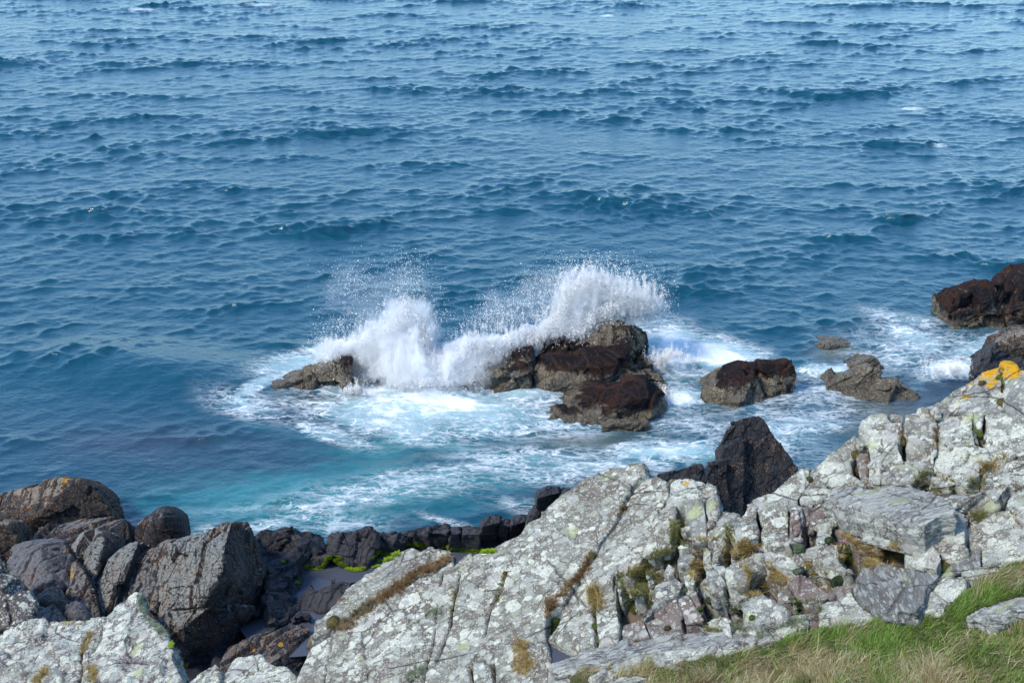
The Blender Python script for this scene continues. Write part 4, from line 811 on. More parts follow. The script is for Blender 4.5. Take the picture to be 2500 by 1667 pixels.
Bk(5, 'weathered white stone lying alone in the grass', [(1550, 998), (1640, 950), (1750, 905), (1850, 868), (1960, 858), (2080, 870), (2080, 940), (1960, 985), (1870, 1040), (1780, 1072), (1690, 1050), (1610, 1020)], 140, STREAKW, tilt=(0, 1.0), off=.030, th=.22, group=None, strata=.05)
Bk(5, 'small white stone at the left end of the rubble by the grass', [(0, 1160), (50, 1095), (110, 1072), (155, 1082), (160, 1125), (90, 1170), (0, 1210)], 141, LICHW, off=.012, th=.3)
Bk(5, 'knob of pale stone above the grass edge', [(170, 1010), (220, 1008), (245, 1080), (165, 1135), (160, 1060)], 142, LICHW, off=.014, th=.3)
Bk(5, 'small round pink stone at the grass edge', [(250, 1045), (300, 1028), (340, 1062), (330, 1100), (245, 1090)], 143, LICHP, off=.012, th=.3)
Bk(4, 'pale rock apron under the broad white slab, left of the golden turf', [(1010, 815), (1165, 790), (1270, 842), (1372, 868), (1290, 872), (1215, 945), (1000, 945)], 144, LICHG, off=.004)
Bk(4, 'brown upright block left of the mauve one, below the seam', [(350, 1060), (440, 1090), (445, 1240), (455, 1330), (362, 1348), (352, 1200)], 145, LICHG, off=.004)
Bk(4, 'bare brown block in a recess beside the seam', [(445, 1100), (522, 1050), (520, 1225), (448, 1245)], 146, LICHP, off=-.004)
Bk(4, 'bare mauve block touching the left tip of the tabular boulder', [(525, 1052), (585, 1040), (625, 1150), (560, 1230), (500, 1290), (505, 1200)], 147, LICHP, off=-.002)
Bk(4, 'dusty slab between the seam and the tabular boulder', [(470, 968), (640, 965), (740, 962), (600, 1035), (582, 1050), (520, 1048), (440, 1090), (440, 1040)], 148, LICH, off=.002)
# ---- jumble in the middle
MG = 'broken slabs in the middle of the slope'
J = [('grey fractured block above the long straight joint', [(680, 1150), (720, 1060), (770, 965), (875, 888), (940, 958), (905, 1012), (790, 1085)], LICHG, (0, .3), .004),
     ('pink slab below the long straight joint', [(690, 1182), (790, 1105), (890, 1042), (925, 1130), (925, 1222), (745, 1282)], LICHP, (.1, 0), .0),
     ('narrow pink slab right of a deep slot', [(900, 1042), (962, 1012), (1042, 1130), (1068, 1175), (945, 1205)], LICHP, (0, 0), .002),
     ('small pink finger of rock', [(962, 1000), (1020, 962), (1052, 1082), (1010, 1092)], LICHP, (0, .2), .004),
     ('tilted block with a striped side in the middle of the jumble', [(1050, 950), (1100, 915), (1155, 900), (1185, 940), (1190, 1005), (1130, 1015)], LICHG, (.3, .8), .006),
     ('pale hooked slab above the golden grass hollow', [(1200, 850), (1260, 810), (1345, 780), (1425, 765), (1450, 840), (1380, 870), (1335, 895), (1340, 958), (1230, 972), (1190, 905)], LICH, (0, .5), .006),
     ('long pale slab sloping down to the right', [(1380, 772), (1480, 730), (1580, 780), (1665, 832), (1560, 855), (1475, 822), (1430, 830)], LICHW, (.2, .6), .008),
     ('bare mauve slab under the hooked one', [(1190, 1040), (1235, 985), (1335, 972), (1342, 1002), (1285, 1062), (1215, 1062)], LICHP, (0, 0), -.002),
     ('small pink slab with a white cap', [(1530, 1012), (1580, 952), (1640, 1058), (1535, 1062)], LICHP, (0, .4), .003),
     ('pink slab with a broad white patch', [(1595, 932), (1700, 890), (1760, 950), (1835, 1010), (1872, 1022), (1790, 1062), (1700, 1062), (1605, 960)], LICHP, (0, .3), .004),
     ('rounded block speckled white above the green mat', [(1285, 1082), (1340, 1030), (1400, 1010), (1500, 1060), (1600, 1132), (1580, 1175), (1400, 1202), (1305, 1185)], LICHG, (0, .4), .004),
     ('white chunk beside the small pink flowers', [(1068, 1185), (1120, 1155), (1180, 1150), (1232, 1172), (1232, 1262), (1190, 1255), (1160, 1200)], LICHW, (0, .3), .004),
     ('long pale slab reaching to the thrift cushions', [(1680, 738), (1760, 712), (1900, 695), (1912, 800), (1985, 875), (1935, 902), (1835, 852), (1760, 815), (1700, 800)], LICH, (.2, .5), .006),
     ('pointed white chip in the middle gully', [(700, 880), (740, 865), (745, 890), (710, 900)], LICHW, (0, 0), .004),
     ('grey pentagonal block in the gully', [(890, 800), (920, 750), (1000, 735), (1020, 780), (980, 830), (900, 850)], LICHG, (0, .4), .004),
     ('white edged block in the gully', [(1058, 750), (1080, 735), (1112, 740), (1105, 780), (1060, 782)], LICHW, (0, .2), .006),
     ('upright block at the head of the gully', [(1110, 700), (1180, 675), (1200, 690), (1185, 740), (1150, 800), (1115, 800)], LICH, (0, 0), .006),
     ('white wedge lying by the hooked slab', [(1085, 870), (1130, 830), (1190, 840), (1200, 860), (1140, 895), (1090, 895)], LICHW, (0, .5), .006),
     ('small block by the central gully', [(800, 880), (840, 820), (885, 850), (885, 890), (820, 930)], LICH, (0, 0), .004),
     ('white spotted block by the central gully', [(940, 900), (985, 880), (1010, 905), (1000, 955), (950, 960)], LICHW, (0, 0), .004),
     ('small pale oval stone in the upper gully', [(885, 720), (920, 700), (970, 700), (975, 720), (920, 735)], LICHW, (0, 0), .004),
     ('pale stone below the notch', [(1222, 755), (1250, 728), (1270, 740), (1260, 780), (1230, 782)], LICHW, (0, 0), .006),
     ('lichened stone at the start of the golden grass', [(620, 1000), (650, 965), (685, 962), (680, 1000), (630, 1020)], LICHW, (0, 0), .004),
     ('leaning stone at the left of the golden grass', [(525, 930), (555, 920), (570, 970), (540, 1010), (525, 990)], LICH, (0, 0), .004),
     ('low speckled stones block beside the joint', [(560, 1200), (680, 1165), (700, 1200), (740, 1285), (600, 1300), (545, 1320), (545, 1240)], LICHP, (0, 0), -.002),
     ('rough block below the green mat', [(1290, 1190), (1400, 1212), (1395, 1260), (1320, 1260), (1235, 1255)], LICH, (0, .2), -.001),
     ('grey block at the lower right of the jumble', [(1600, 1140), (1740, 1150), (1720, 1210), (1600, 1240), (1500, 1262), (1520, 1210)], LICHG, (0, .4), .002),
     ('mauve slab behind the pink one', [(1460, 905), (1480, 840), (1555, 870), (1590, 930), (1560, 940)], LICHP, (0, .2), -.002),
     ('pink slab at the right of the jumble', [(1840, 1030), (1900, 910), (1990, 880), (2040, 930), (1960, 1010), (1880, 1050)], LICHP, (0, .2), .0),
     ('weathered slab in the upper right of the jumble', [(1600, 790), (1670, 745), (1700, 805), (1755, 822), (1680, 850), (1660, 830)], LICHY, (0, .2), .002)]
for i, (lab, pts, mt, ti, of) in enumerate(J):
    Bk(3, lab, pts, 160+i, mt, tilt=ti, off=of+.003, th=.35, group=MG, edge=4, vox=.018)
Bk(3, 'long thin pale rib running above the grass', [(100, 1440), (250, 1390), (400, 1352), (560, 1318), (700, 1288), (860, 1258), (1000, 1243), (1200, 1255), (1400, 1268), (1545, 1282), (1300, 1332), (1000, 1372), (700, 1402), (500, 1452), (300, 1474), (130, 1505)], 195, STREAKW, tilt=(0, 1.5), off=.012, th=.4, group=MG, strata=.05)
Bk(3, 'second pale rib at the edge of the grass', [(350, 1535), (560, 1430), (760, 1382), (900, 1360), (1150, 1340), (1360, 1340), (1200, 1400), (950, 1450), (730, 1530), (500, 1600), (380, 1600)], 196, LICHW, tilt=(0, 1.0), off=.022, th=.4, group=MG)
# ---- bottom left
S(1, 'big furry lichened boulder with an upturned point in the lower left corner', [(-250, 1180), (0, 1140), (150, 1088), (280, 1072), (400, 1072), (560, 1062), (690, 1062), (745, 985), (820, 945), (892, 912), (915, 940), (930, 1030), (1010, 1090), (1062, 1180), (1100, 1290), (1165, 1500), (1200, 1700), (-250, 1700)], 197,
  lichen_mat('furry_lichen_rock', .62, (.24, .19, .17), (.21, .15, .145), (.30, .29, .24), green=.2, grey=(.38, .42, .37)), tilt=(-.3, .2), off=.012, th=1.8, amp=.06, block=.06, bsize=.6, rough=.022, name='boulder', cat='boulder', group=None, gr=G(1, ([(650, 1120), (640, 1180), (600, 1280)], .05, .08), ([(540, 1180), (520, 1300), (500, 1500)], .07, .07)))
S(1, 'small lichened stone at the bottom edge beside the furry boulder', [(1165, 1500), (1280, 1390), (1370, 1358), (1402, 1420), (1410, 1600), (1180, 1650)], 198, LICHW, tilt=(0, .4), off=.01, th=.8, name='boulder', cat='boulder', group=None)
S(1, 'lichened stone between the dark rocks and the great slab at the bottom', [(1400, 1445), (1480, 1332), (1580, 1300), (1660, 1288), (1700, 1338), (1770, 1372), (1825, 1382), (1880, 1450), (1890, 1640), (1400, 1640)], 199, LICHW, tilt=(0, .4), off=.002, th=.8, name='boulder', cat='boulder', group=None)
# the slope goes on beyond the right edge of the picture
OFF = [[(2505, 905), (2640, 880), (2700, 960), (2660, 1080), (2510, 1060)], [(2705, 890), (2860, 900), (2900, 1010), (2820, 1090), (2680, 1085), (2715, 960)], [(2880, 905), (3080, 960), (3110, 1120), (2960, 1150), (2830, 1095), (2915, 1010)],
       [(2520, 1075), (2660, 1095), (2690, 1200), (2600, 1290), (2525, 1260)], [(2675, 1100), (2820, 1105), (2870, 1200), (2790, 1330), (2640, 1320), (2705, 1205)], [(2835, 1110), (2955, 1165), (3120, 1140), (3170, 1300), (3000, 1360), (2810, 1330), (2885, 1200)],
       [(2530, 1280), (2620, 1310), (2640, 1400), (2540, 1410)], [(2650, 1335), (2800, 1345), (2830, 1430), (2660, 1430)], [(2830, 1350), (3010, 1375), (3180, 1320), (3200, 1480), (2850, 1460)]]
for i, (pts, w_) in enumerate(zip(OFF, ['widest', 'cornered', 'farthest', 'stepped', 'five sided', 'broadest near', 'smallest', 'squarish', 'lowest'])):
    slab('lichened slab outside the right edge, the %s one there' % w_, pts, (LICH, LICHG, LICHW)[i % 3], 600+i, (.1*(i % 3), .2), .002, .6, .05, amp=.03, block=.04, edge=8)
# rock pool in the slot between the two great slabs
q = np.array(C(3, [(60, 1290), (300, 1320), (300, 1480), (60, 1480)])); PZ = at(q[:, 0], q[:, 1], 1/fieldK(q[:, 0], q[:, 1])+.22); PZ[:, 2] = PZ[:, 2].mean()
sheet('rock_pool', PZ, PM, 'small dark rain pool in the slot between the great slabs')
# ================================================================== SPRAY
def inpoly(x, y, P):
    c = np.zeros(len(x), bool); n = len(P)
    for i in range(n):
        x1, y1 = P[i]; x2, y2 = P[(i+1) % n]
        c ^= ((y1 > y) != (y2 > y)) & (x < (x2-x1)*(y-y1)/((y2-y1) if y2 != y1 else 1e-9)+x1)
    return c
def edist(x, y, P):
    d = np.full(len(x), 1e9); n = len(P)
    for i in range(n):
        ax, ay = P[i]; bx, by = P[(i+1) % n]; ux, uy = bx-ax, by-ay
        t = np.clip(((x-ax)*ux+(y-ay)*uy)/max(ux*ux+uy*uy, 1e-9), 0, 1); d = np.minimum(d, np.hypot(x-ax-t*ux, y-ay-t*uy))
    return d
def droplets(name, pts, rad, mat, label, cat, group=None):
    n = len(pts); T = np.array([(1, 1, 1), (1, -1, -1), (-1, 1, -1), (-1, -1, 1)])/1.732
    a = rng.uniform(0, 2*np.pi, (n, 3)); ca, sa = np.cos(a), np.sin(a)
    Rm = np.empty((n, 3, 3)); Rm[:, 0] = np.stack([ca[:, 0]*ca[:, 1], sa[:, 0]*ca[:, 1], -sa[:, 1]], 1)
    Rm[:, 1] = np.stack([ca[:, 0]*sa[:, 1]*sa[:, 2]-sa[:, 0]*ca[:, 2], sa[:, 0]*sa[:, 1]*sa[:, 2]+ca[:, 0]*ca[:, 2], ca[:, 1]*sa[:, 2]], 1)
    Rm[:, 2] = np.cross(Rm[:, 0], Rm[:, 1])
    V = pts[:, None, :]+np.einsum('nij,kj->nki', Rm, T)*rad[:, None, None]
    F = (np.arange(n)*4)[:, None, None]+np.array([(0, 1, 2), (0, 3, 1), (0, 2, 3), (1, 3, 2)])[None]
    lo = pts.min(0); loc = ((lo[0]+pts[:, 0].max())/2, (lo[1]+pts[:, 1].max())/2, lo[2])
    return tag(mesh_np(name, V.reshape(-1, 3), F.reshape(-1, 3), mat, None, False, loc), label, cat, group)
def spray_mat():
    s = M('spray'); t = s.t; d = s.n('BsdfDiffuse'); d.inputs[0].default_value = (.95, .96, .97, 1); tr = s.n('BsdfTranslucent'); tr.inputs[0].default_value = (.93, .96, .98, 1)
    gn = s.n('NewGeometry'); q = s.vadd((-.45, -.5, .75), gn.outputs['Normal'], .35); qn = s.n('VectorMath', operation='NORMALIZE'); s.put(qn.inputs[0], q); s.put(d.inputs['Normal'], qn.outputs[0])
    m = s.n('MixShader'); m.inputs[0].default_value = .3; t.links.new(d.outputs[0], m.inputs[1]); t.links.new(tr.outputs[0], m.inputs[2]); t.links.new(m.outputs[0], s.out.inputs[0]); t.nodes.remove(s.b)
    return s.m
SPRAY = spray_mat()
def spray(polys, n, x0, x1, y0, y1, Yf, sig=14, dens=None, rin=(.008, .024), rout=(.006, .017), thick=.55, mist=1.0):
    x = rng.uniform(x0, x1, n); y = rng.uniform(y0, y1, n)
    d = np.full(n, -1e9)
    for P in polys:
        e = edist(x, y, P); d = np.maximum(d, np.where(inpoly(x, y, P), e, -e))
    q = np.stack([x/38, y/38, x*0], 1); c1 = fbm(q, 1, 4, 71); c2 = fbm(q*np.array([4.6, 1.7, 1]), 1, 3, 72)
    dd = d+13*c1+17*c2
    pin = sstep(-6, 26, dd); pout = np.exp(np.minimum(dd, 0)/sig)*.24*mist*(.25+1.5*np.clip(c2+.35, 0, 1))
    p = np.maximum(pin, pout)
    if dens is not None: p = np.maximum(p*1.0, dens(x, y, c1, c2))
    p = p*(1-.93*sstep(10, 42, d))
    k = rng.uniform(0, 1, n) < p; x, y, d, dd, c1, c2 = x[k], y[k], d[k], dd[k], c1[k], c2[k]
    Y = Yf(x, y)+rng.normal(0, thick, len(x))+.5*c1
    P = atY(x, y, Y); s = sstep(-10, 30, dd)
    r = np.where(rng.uniform(0, 1, len(x)) < s, rng.uniform(*rin, len(x)), rng.uniform(*rout, len(x))*(1+.9*(rng.uniform(0, 1, len(x)) < .06)))
    ok = P[:, 2] > -.1
    return P[ok], r[ok]
def cxy(k, l): return [tuple(p) for p in C(k, l)]
core1 = cxy(6, [(540, 800), (565, 700), (605, 620), (700, 640), (790, 600), (850, 530), (960, 495), (1030, 470), (1055, 385), (1130, 345), (1200, 370), (1290, 430), (1350, 500), (1350, 600), (1330, 655), (1400, 705), (1500, 645), (1620, 600), (1800, 600), (1990, 590), (1990, 665),
                (1900, 720), (1890, 750), (1750, 810), (1640, 880), (1500, 930), (1420, 945), (1300, 965), (1200, 990), (1080, 965), (1000, 885), (940, 870), (860, 880), (780, 800), (740, 760), (690, 775), (600, 815)])
core2 = cxy(7, [(80, 490), (250, 450), (380, 380), (450, 250), (480, 150), (560, 80), (680, 35), (780, 65), (860, 125), (930, 110), (1010, 145), (1080, 165), (1130, 220), (1160, 260), (1140, 300), (1030, 330), (940, 300), (820, 350), (720, 420), (660, 500), (560, 525), (400, 520), (300, 545), (110, 605), (20, 650)])
core2b = cxy(7, [(720, 420), (830, 340), (940, 290), (1060, 320), (1090, 370), (1000, 410), (860, 415)])
def yf1(x, y): return 46.4-1.3*sstep(895, 960, y)+.6*sstep(1150, 1280, x)
def yf2(x, y): return 47.6-.6*sstep(1350, 1200, x)
def mist1(x, y, c1, c2):
    a = .022*np.exp(-((x-870)/60.)**2-((y-690)/45.)**2)+.030*np.exp(-((x-1000)/45.)**2-((y-690)/60.)**2)+.05*np.exp(-((x-840)/45.)**2-((y-800)/30.)**2)
    return a*(.6+1.4*np.clip(c2+.4, 0, 1))
def mist2(x, y, c1, c2):
    a = .06*np.exp(-((x-1250)/60.)**2-((y-770)/45.)**2)+.05*np.exp(-((x-1330)/50.)**2-((y-715)/45.)**2)+.035*np.exp(-((x-1185)/50.)**2-((y-790)/30.)**2)
    a = a+.30*inpoly(x, y, core2b)
    return a*(.35+1.9*np.clip(c2+.3, 0, 1))
def fcore(poly, Yf, parent, inset, th, seed, name='foam_core', mat=None, amp=1.0, vx=.06):
    P = np.array(poly); c = P.mean(0); J = jag(poly, seed, 8, 20); x, y = J[:, 0], J[:, 1]
    e = np.hypot(*(J-c).T); J = c+(J-c)*(1-inset/np.maximum(e, 1))[:, None]; x, y = J[:, 0], J[:, 1]+4
    T = atY(x, y, Yf(x, y)-th/2); Bq = atY(x, y, Yf(x, y)+th/2); m = len(T); T[:, 2] = np.maximum(T[:, 2], -.3); Bq[:, 2] = np.maximum(Bq[:, 2], -.3)
    V, F = remesh([(np.concatenate([T, Bq]), [list(range(m)), list(range(2*m-1, m-1, -1))]+[[i, (i+1) % m, m+(i+1) % m, m+i] for i in range(m)])], vx)
    V = relax(V, F, 6, .5); N = normals(V, F); J3 = V*np.array([1.6, 1.6, .42])
    V = V+amp*N*(.20*fbm(J3, 1.5, 3, seed+9)+.14*fbm(J3, 4.2, 3, seed+11)+.22*fbm(V, 1.1, 3, seed)+.16*fbm(V, 3.2, 3, seed+3)+.12*fbm(V, 8, 3, seed+5))[:, None]
    o = mesh_np(name, V-np.array(parent.location), F, mat or COREM, None, True, (0, 0, 0), parent); return o
def vol_mat(name, dens, aniso=.0):
    s = M(name); s.t.nodes.remove(s.b); q = s.n('VolumePrincipled'); q.inputs['Color'].default_value = (.998, .999, 1, 1); q.inputs['Density'].default_value = dens; q.inputs['Anisotropy'].default_value = aniso
    s.t.links.new(q.outputs[0], s.out.inputs['Volume']); return s.m
MISTM = vol_mat('mist', .6)
COREM = vol_mat('dense_spray', 5)
s_ = M('solid_foam'); s_.b.inputs['Base Color'].default_value = (.95, .96, .965, 1); s_.b.inputs['Roughness'].default_value = 1; s_.b.inputs['Specular IOR Level'].default_value = 0; SOLID = s_.m
P1, r1 = spray([core1], 900000, 740, 1330, 600, 975, yf1, 15, mist1)
P2, r2 = spray([core2], 800000, 1130, 1660, 610, 900, yf2, 16, mist2, mist=1.15)
w1 = droplets('breaking_wave', P1, r1, SPRAY, 'white burst of spray breaking over the left end of the reef', 'wave')
w2 = droplets('breaking_wave', P2, r2, SPRAY, 'higher fan of white spray thrown up behind the main reef rock', 'wave')
fcore(core1, yf1, w1, 10, 1.6, 401); fcore(core2, yf2, w2, 24, 1.3, 402); fcore(core1, lambda x, y: yf1(x, y)+.15, w1, 17, .9, 401, 'dense_core', SOLID, .8); fcore(core2, lambda x, y: yf2(x, y)+.15, w2, 34, .7, 402, 'dense_core', SOLID, .8); HZ = [(790, 740), (800, 690), (850, 655), (900, 690), (960, 660), (1010, 650), (1050, 700), (1060, 760), (980, 790), (860, 770)]
fcore(HZ, yf1, w1, 0, 1.6, 405, 'mist', vol_mat('thin_mist', .10), 2.2, .12); fcore([(1140, 790), (1190, 730), (1260, 700), (1330, 670), (1400, 650), (1380, 720), (1280, 790)], yf2, w2, 0, 1.4, 406, 'mist', vol_mat('thin_mist', .14), 2.2, .12)
fcore(core1, yf1, w1, -14, 2.2, 403, 'mist', MISTM, 1.6, .1); fcore(core2, yf2, w2, -12, 1.8, 404, 'mist', MISTM, 1.6, .1)
for poly, lab, n, Yv in ((cxy(6, [(700, 985), (740, 940), (800, 915), (840, 960), (900, 985), (880, 1030), (760, 1020)]), 'small white splash at the foot of the pointed reef rock', 26000, 44.5),
                         (cxy(7, [(1130, 870), (1180, 840), (1230, 870), (1300, 930), (1400, 940), (1300, 985), (1220, 960)]), 'heap of foam tumbling in the gap beside the front reef rock', 26000, 44.3),
                         (cxy(7, [(1080, 640), (1150, 600), (1280, 560), (1400, 600), (1470, 635), (1300, 650), (1200, 700), (1100, 690)]), 'low foamy surge pouring past the right end of the main reef', 36000, 46.6),
                         (cxy(8, [(1250, 1040), (1330, 1015), (1450, 1005), (1580, 1020), (1620, 1070), (1500, 1110), (1330, 1100)]), 'small breaker of white foam close to the yellow lichened slab', 30000, 45.6)):
    xs = [p[0] for p in poly]; ys = [p[1] for p in poly]
    Pp, rr = spray([poly], n, min(xs)-12, max(xs)+12, min(ys)-14, max(ys)+6, lambda x, y, Yv=Yv: Yv+0*x, 7, None, (.008, .022), (.006, .014), .3, .9)
    # keep the surge down on the water: nearer where it is lower in the picture
    droplets('foam_splash', Pp, rr, SPRAY, lab, 'splash', 'splashes at the feet of the rocks')
# ================================================================== GRASS AND CUSHIONS
def blade_mesh(B, H, W, L, az, cols):
    """B base points, H height, W width, L lean vector, az facing angle -> arrays of 3-segment blades"""
    n = len(B); side = np.stack([np.cos(az), np.sin(az), 0*az], 1); V = np.empty((n, 8, 3))
    for k, (t, wk) in enumerate(((0, 1), (.4, .85), (.75, .55), (1, .12))):
        c = B+np.stack([L[:, 0]*t*t, L[:, 1]*t*t, H*t*(1-.25*t*np.minimum(1, np.hypot(L[:, 0], L[:, 1])/np.maximum(H, 1e-6)))], 1)
        V[:, 2*k] = c-side*(W*wk/2)[:, None]; V[:, 2*k+1] = c+side*(W*wk/2)[:, None]
    F = (np.arange(n)*8)[:, None, None]+np.array([(0, 1, 3, 2), (2, 3, 5, 4), (4, 5, 7, 6)])[None]
    return V.reshape(-1, 3), F.reshape(-1, 4), np.repeat(cols, 8, 0)
def grass_mat():
    s = M('grass_blades'); c = s.attr('col', 'Color'); s.put(s.b.inputs['Base Color'], c); s.b.inputs['Roughness'].default_value = .6; s.b.inputs['Specular IOR Level'].default_value = .25
    tr = s.n('BsdfTranslucent'); s.put(tr.inputs[0], c); m = s.n('MixShader'); m.inputs[0].default_value = .3
    s.t.links.new(s.b.outputs[0], m.inputs[1]); s.t.links.new(tr.outputs[0], m.inputs[2]); s.t.links.new(m.outputs[0], s.out.inputs[0]); return s.m
GRASS = grass_mat()
bank = [(1560, 1700), (1600, 1620)]+[p[:2] for p in C(3, [(180, 1480), (330, 1530), (420, 1568)])]+[p[:2] for p in C(3, [(560, 1545), (700, 1525), (800, 1470), (900, 1430), (1050, 1395), (1200, 1375), (1330, 1345), (1450, 1320), (1560, 1290), (1700, 1250), (1850, 1215)])]+\
       [p[:2] for p in C(5, [(470, 1110), (600, 1085), (800, 1035), (1000, 1000), (1160, 975), (1320, 945), (1420, 890), (1540, 790), (1640, 710), (1760, 690), (1900, 590), (2040, 520)])]+[(2560, 1350), (2900, 1340), (3300, 2100), (1500, 2100)]
p = jag(bank, 6, 6, 50)
def bankK(x, y): return fieldK(x, y)*1.016+sstep(1450, 1667, y)*.0006
T = at(p[:, 0], p[:, 1], 1/bankK(p[:, 0], p[:, 1])); Bt = T.copy(); Bt[:, 2] -= 1.2
m_ = len(p)
V, F = remesh([(np.concatenate([T, Bt]), [list(range(m_)), list(range(2*m_-1, m_-1, -1))]+[[i, (i+1) % m_, m_+(i+1) % m_, m_+i] for i in range(m_)])], .05)
V, _g = weather(V, F, 97, .10, .7, 0, .35, None, 0, .1, .02)
def turf_mat():
    s = M('turf'); v = s.pos(); s.put(s.b.inputs['Base Color'], s.mix(s.noise(v, 9, 5), (.045, .06, .015), (.11, .085, .035))); s.b.inputs['Roughness'].default_value = .95
    s.put(s.b.inputs['Normal'], s.bump(s.noise(v, 30, 5), .04)); return s.m
TURF = turf_mat()
finish('grassy_bank', V, F, TURF, {'soil': _g}, 'turf bank in the near right corner', None, None, 'structure')
bpy.context.view_layer.update(); DG = bpy.context.evaluated_depsgraph_get()
def cast(x, y):
    r = ray(x, y); hit, loc, nor, idx, ob, mt = SC.ray_cast(DG, Vector(ORG), Vector(r).normalized())
    return (loc, nor, ob) if hit else (None, None, None)
def scatter(poly, n, keep=None):
    xs = [q[0] for q in poly]; ys = [q[1] for q in poly]
    x = rng.uniform(min(xs), max(xs), n); y = rng.uniform(min(ys), min(max(ys), 1720), n); k = inpoly(x, y, poly); return x[k], y[k]
# the bank itself
x, y = scatter([(a, b) for a, b in bank if b < 1760]+[], 10) if False else scatter(bank, 330000)
k = (x < 2560) & (x > 1320); k2 = (x >= 2560) & (rng.uniform(0, 1, len(x)) < .45); x, y = np.concatenate([x[k][:150000], x[k2][:45000]]), np.concatenate([y[k][:150000], y[k2][:45000]])
B = []; ok = []
for i in range(len(x)):
    l, n_, ob = cast(x[i], y[i])
    if l is not None and ob.name.startswith('grassy_bank'): B.append(l); ok.append(i)
B = np.array(B); x = x[ok]; y = y[ok]; n = len(B)
cl = fbm(B, 2.2, 4, 201); cl2 = fbm(B, .9, 3, 202); cl3 = fbm(B, 6, 3, 203)
strawy = -.24+.9*cl+.55*cl2+.42*sstep(1560, 1640, y)+.30*sstep(2050, 1700, x)*sstep(1500, 1600, y)
u = rng.normal(0, .38, n)
straw = (strawy+u) > .22; brown = straw & ((cl3+rng.normal(0, .3, n)) > .25)
H = rng.uniform(.022, .08, n)*(1+.6*cl2+.35*cl3); H[straw] *= 1.25; tall = rng.uniform(0, 1, n) < .07; H[tall] *= 1.9; H *= 1+.9*np.clip(cl3, 0, 1)
edge = sstep(.25, -.3, cl); az = rng.uniform(0, np.pi, n)
wa = 2.2*fbm(B, 1.3, 3, 205)-.2; lean = np.where(straw, rng.uniform(.4, 1.3, n), rng.uniform(.15, .8, n))*H
wa = wa*1.6+2.5*cl3+rng.normal(0, .75, n); L = np.stack([np.cos(wa)*lean, np.sin(wa)*lean], 1)
def pick(a, b, m): t = rng.uniform(0, 1, (m, 1)); return np.array(a)*(1-t)+np.array(b)*t
col = pick((.10, .19, .03), (.27, .36, .08), n); col[straw] = pick((.34, .28, .14), (.62, .54, .34), straw.sum()); col[brown] = pick((.22, .145, .06), (.44, .32, .16), brown.sum())
W = rng.uniform(.0045, .0085, n)
V, F, cc = blade_mesh(B-np.array([0, 0, .01]), H, W, L, az, col)
tag(mesh_np('grass', V, F, GRASS, {'col': cc}, False), 'thick green grass and dry straw covering the near right corner', None, None, 'stuff')
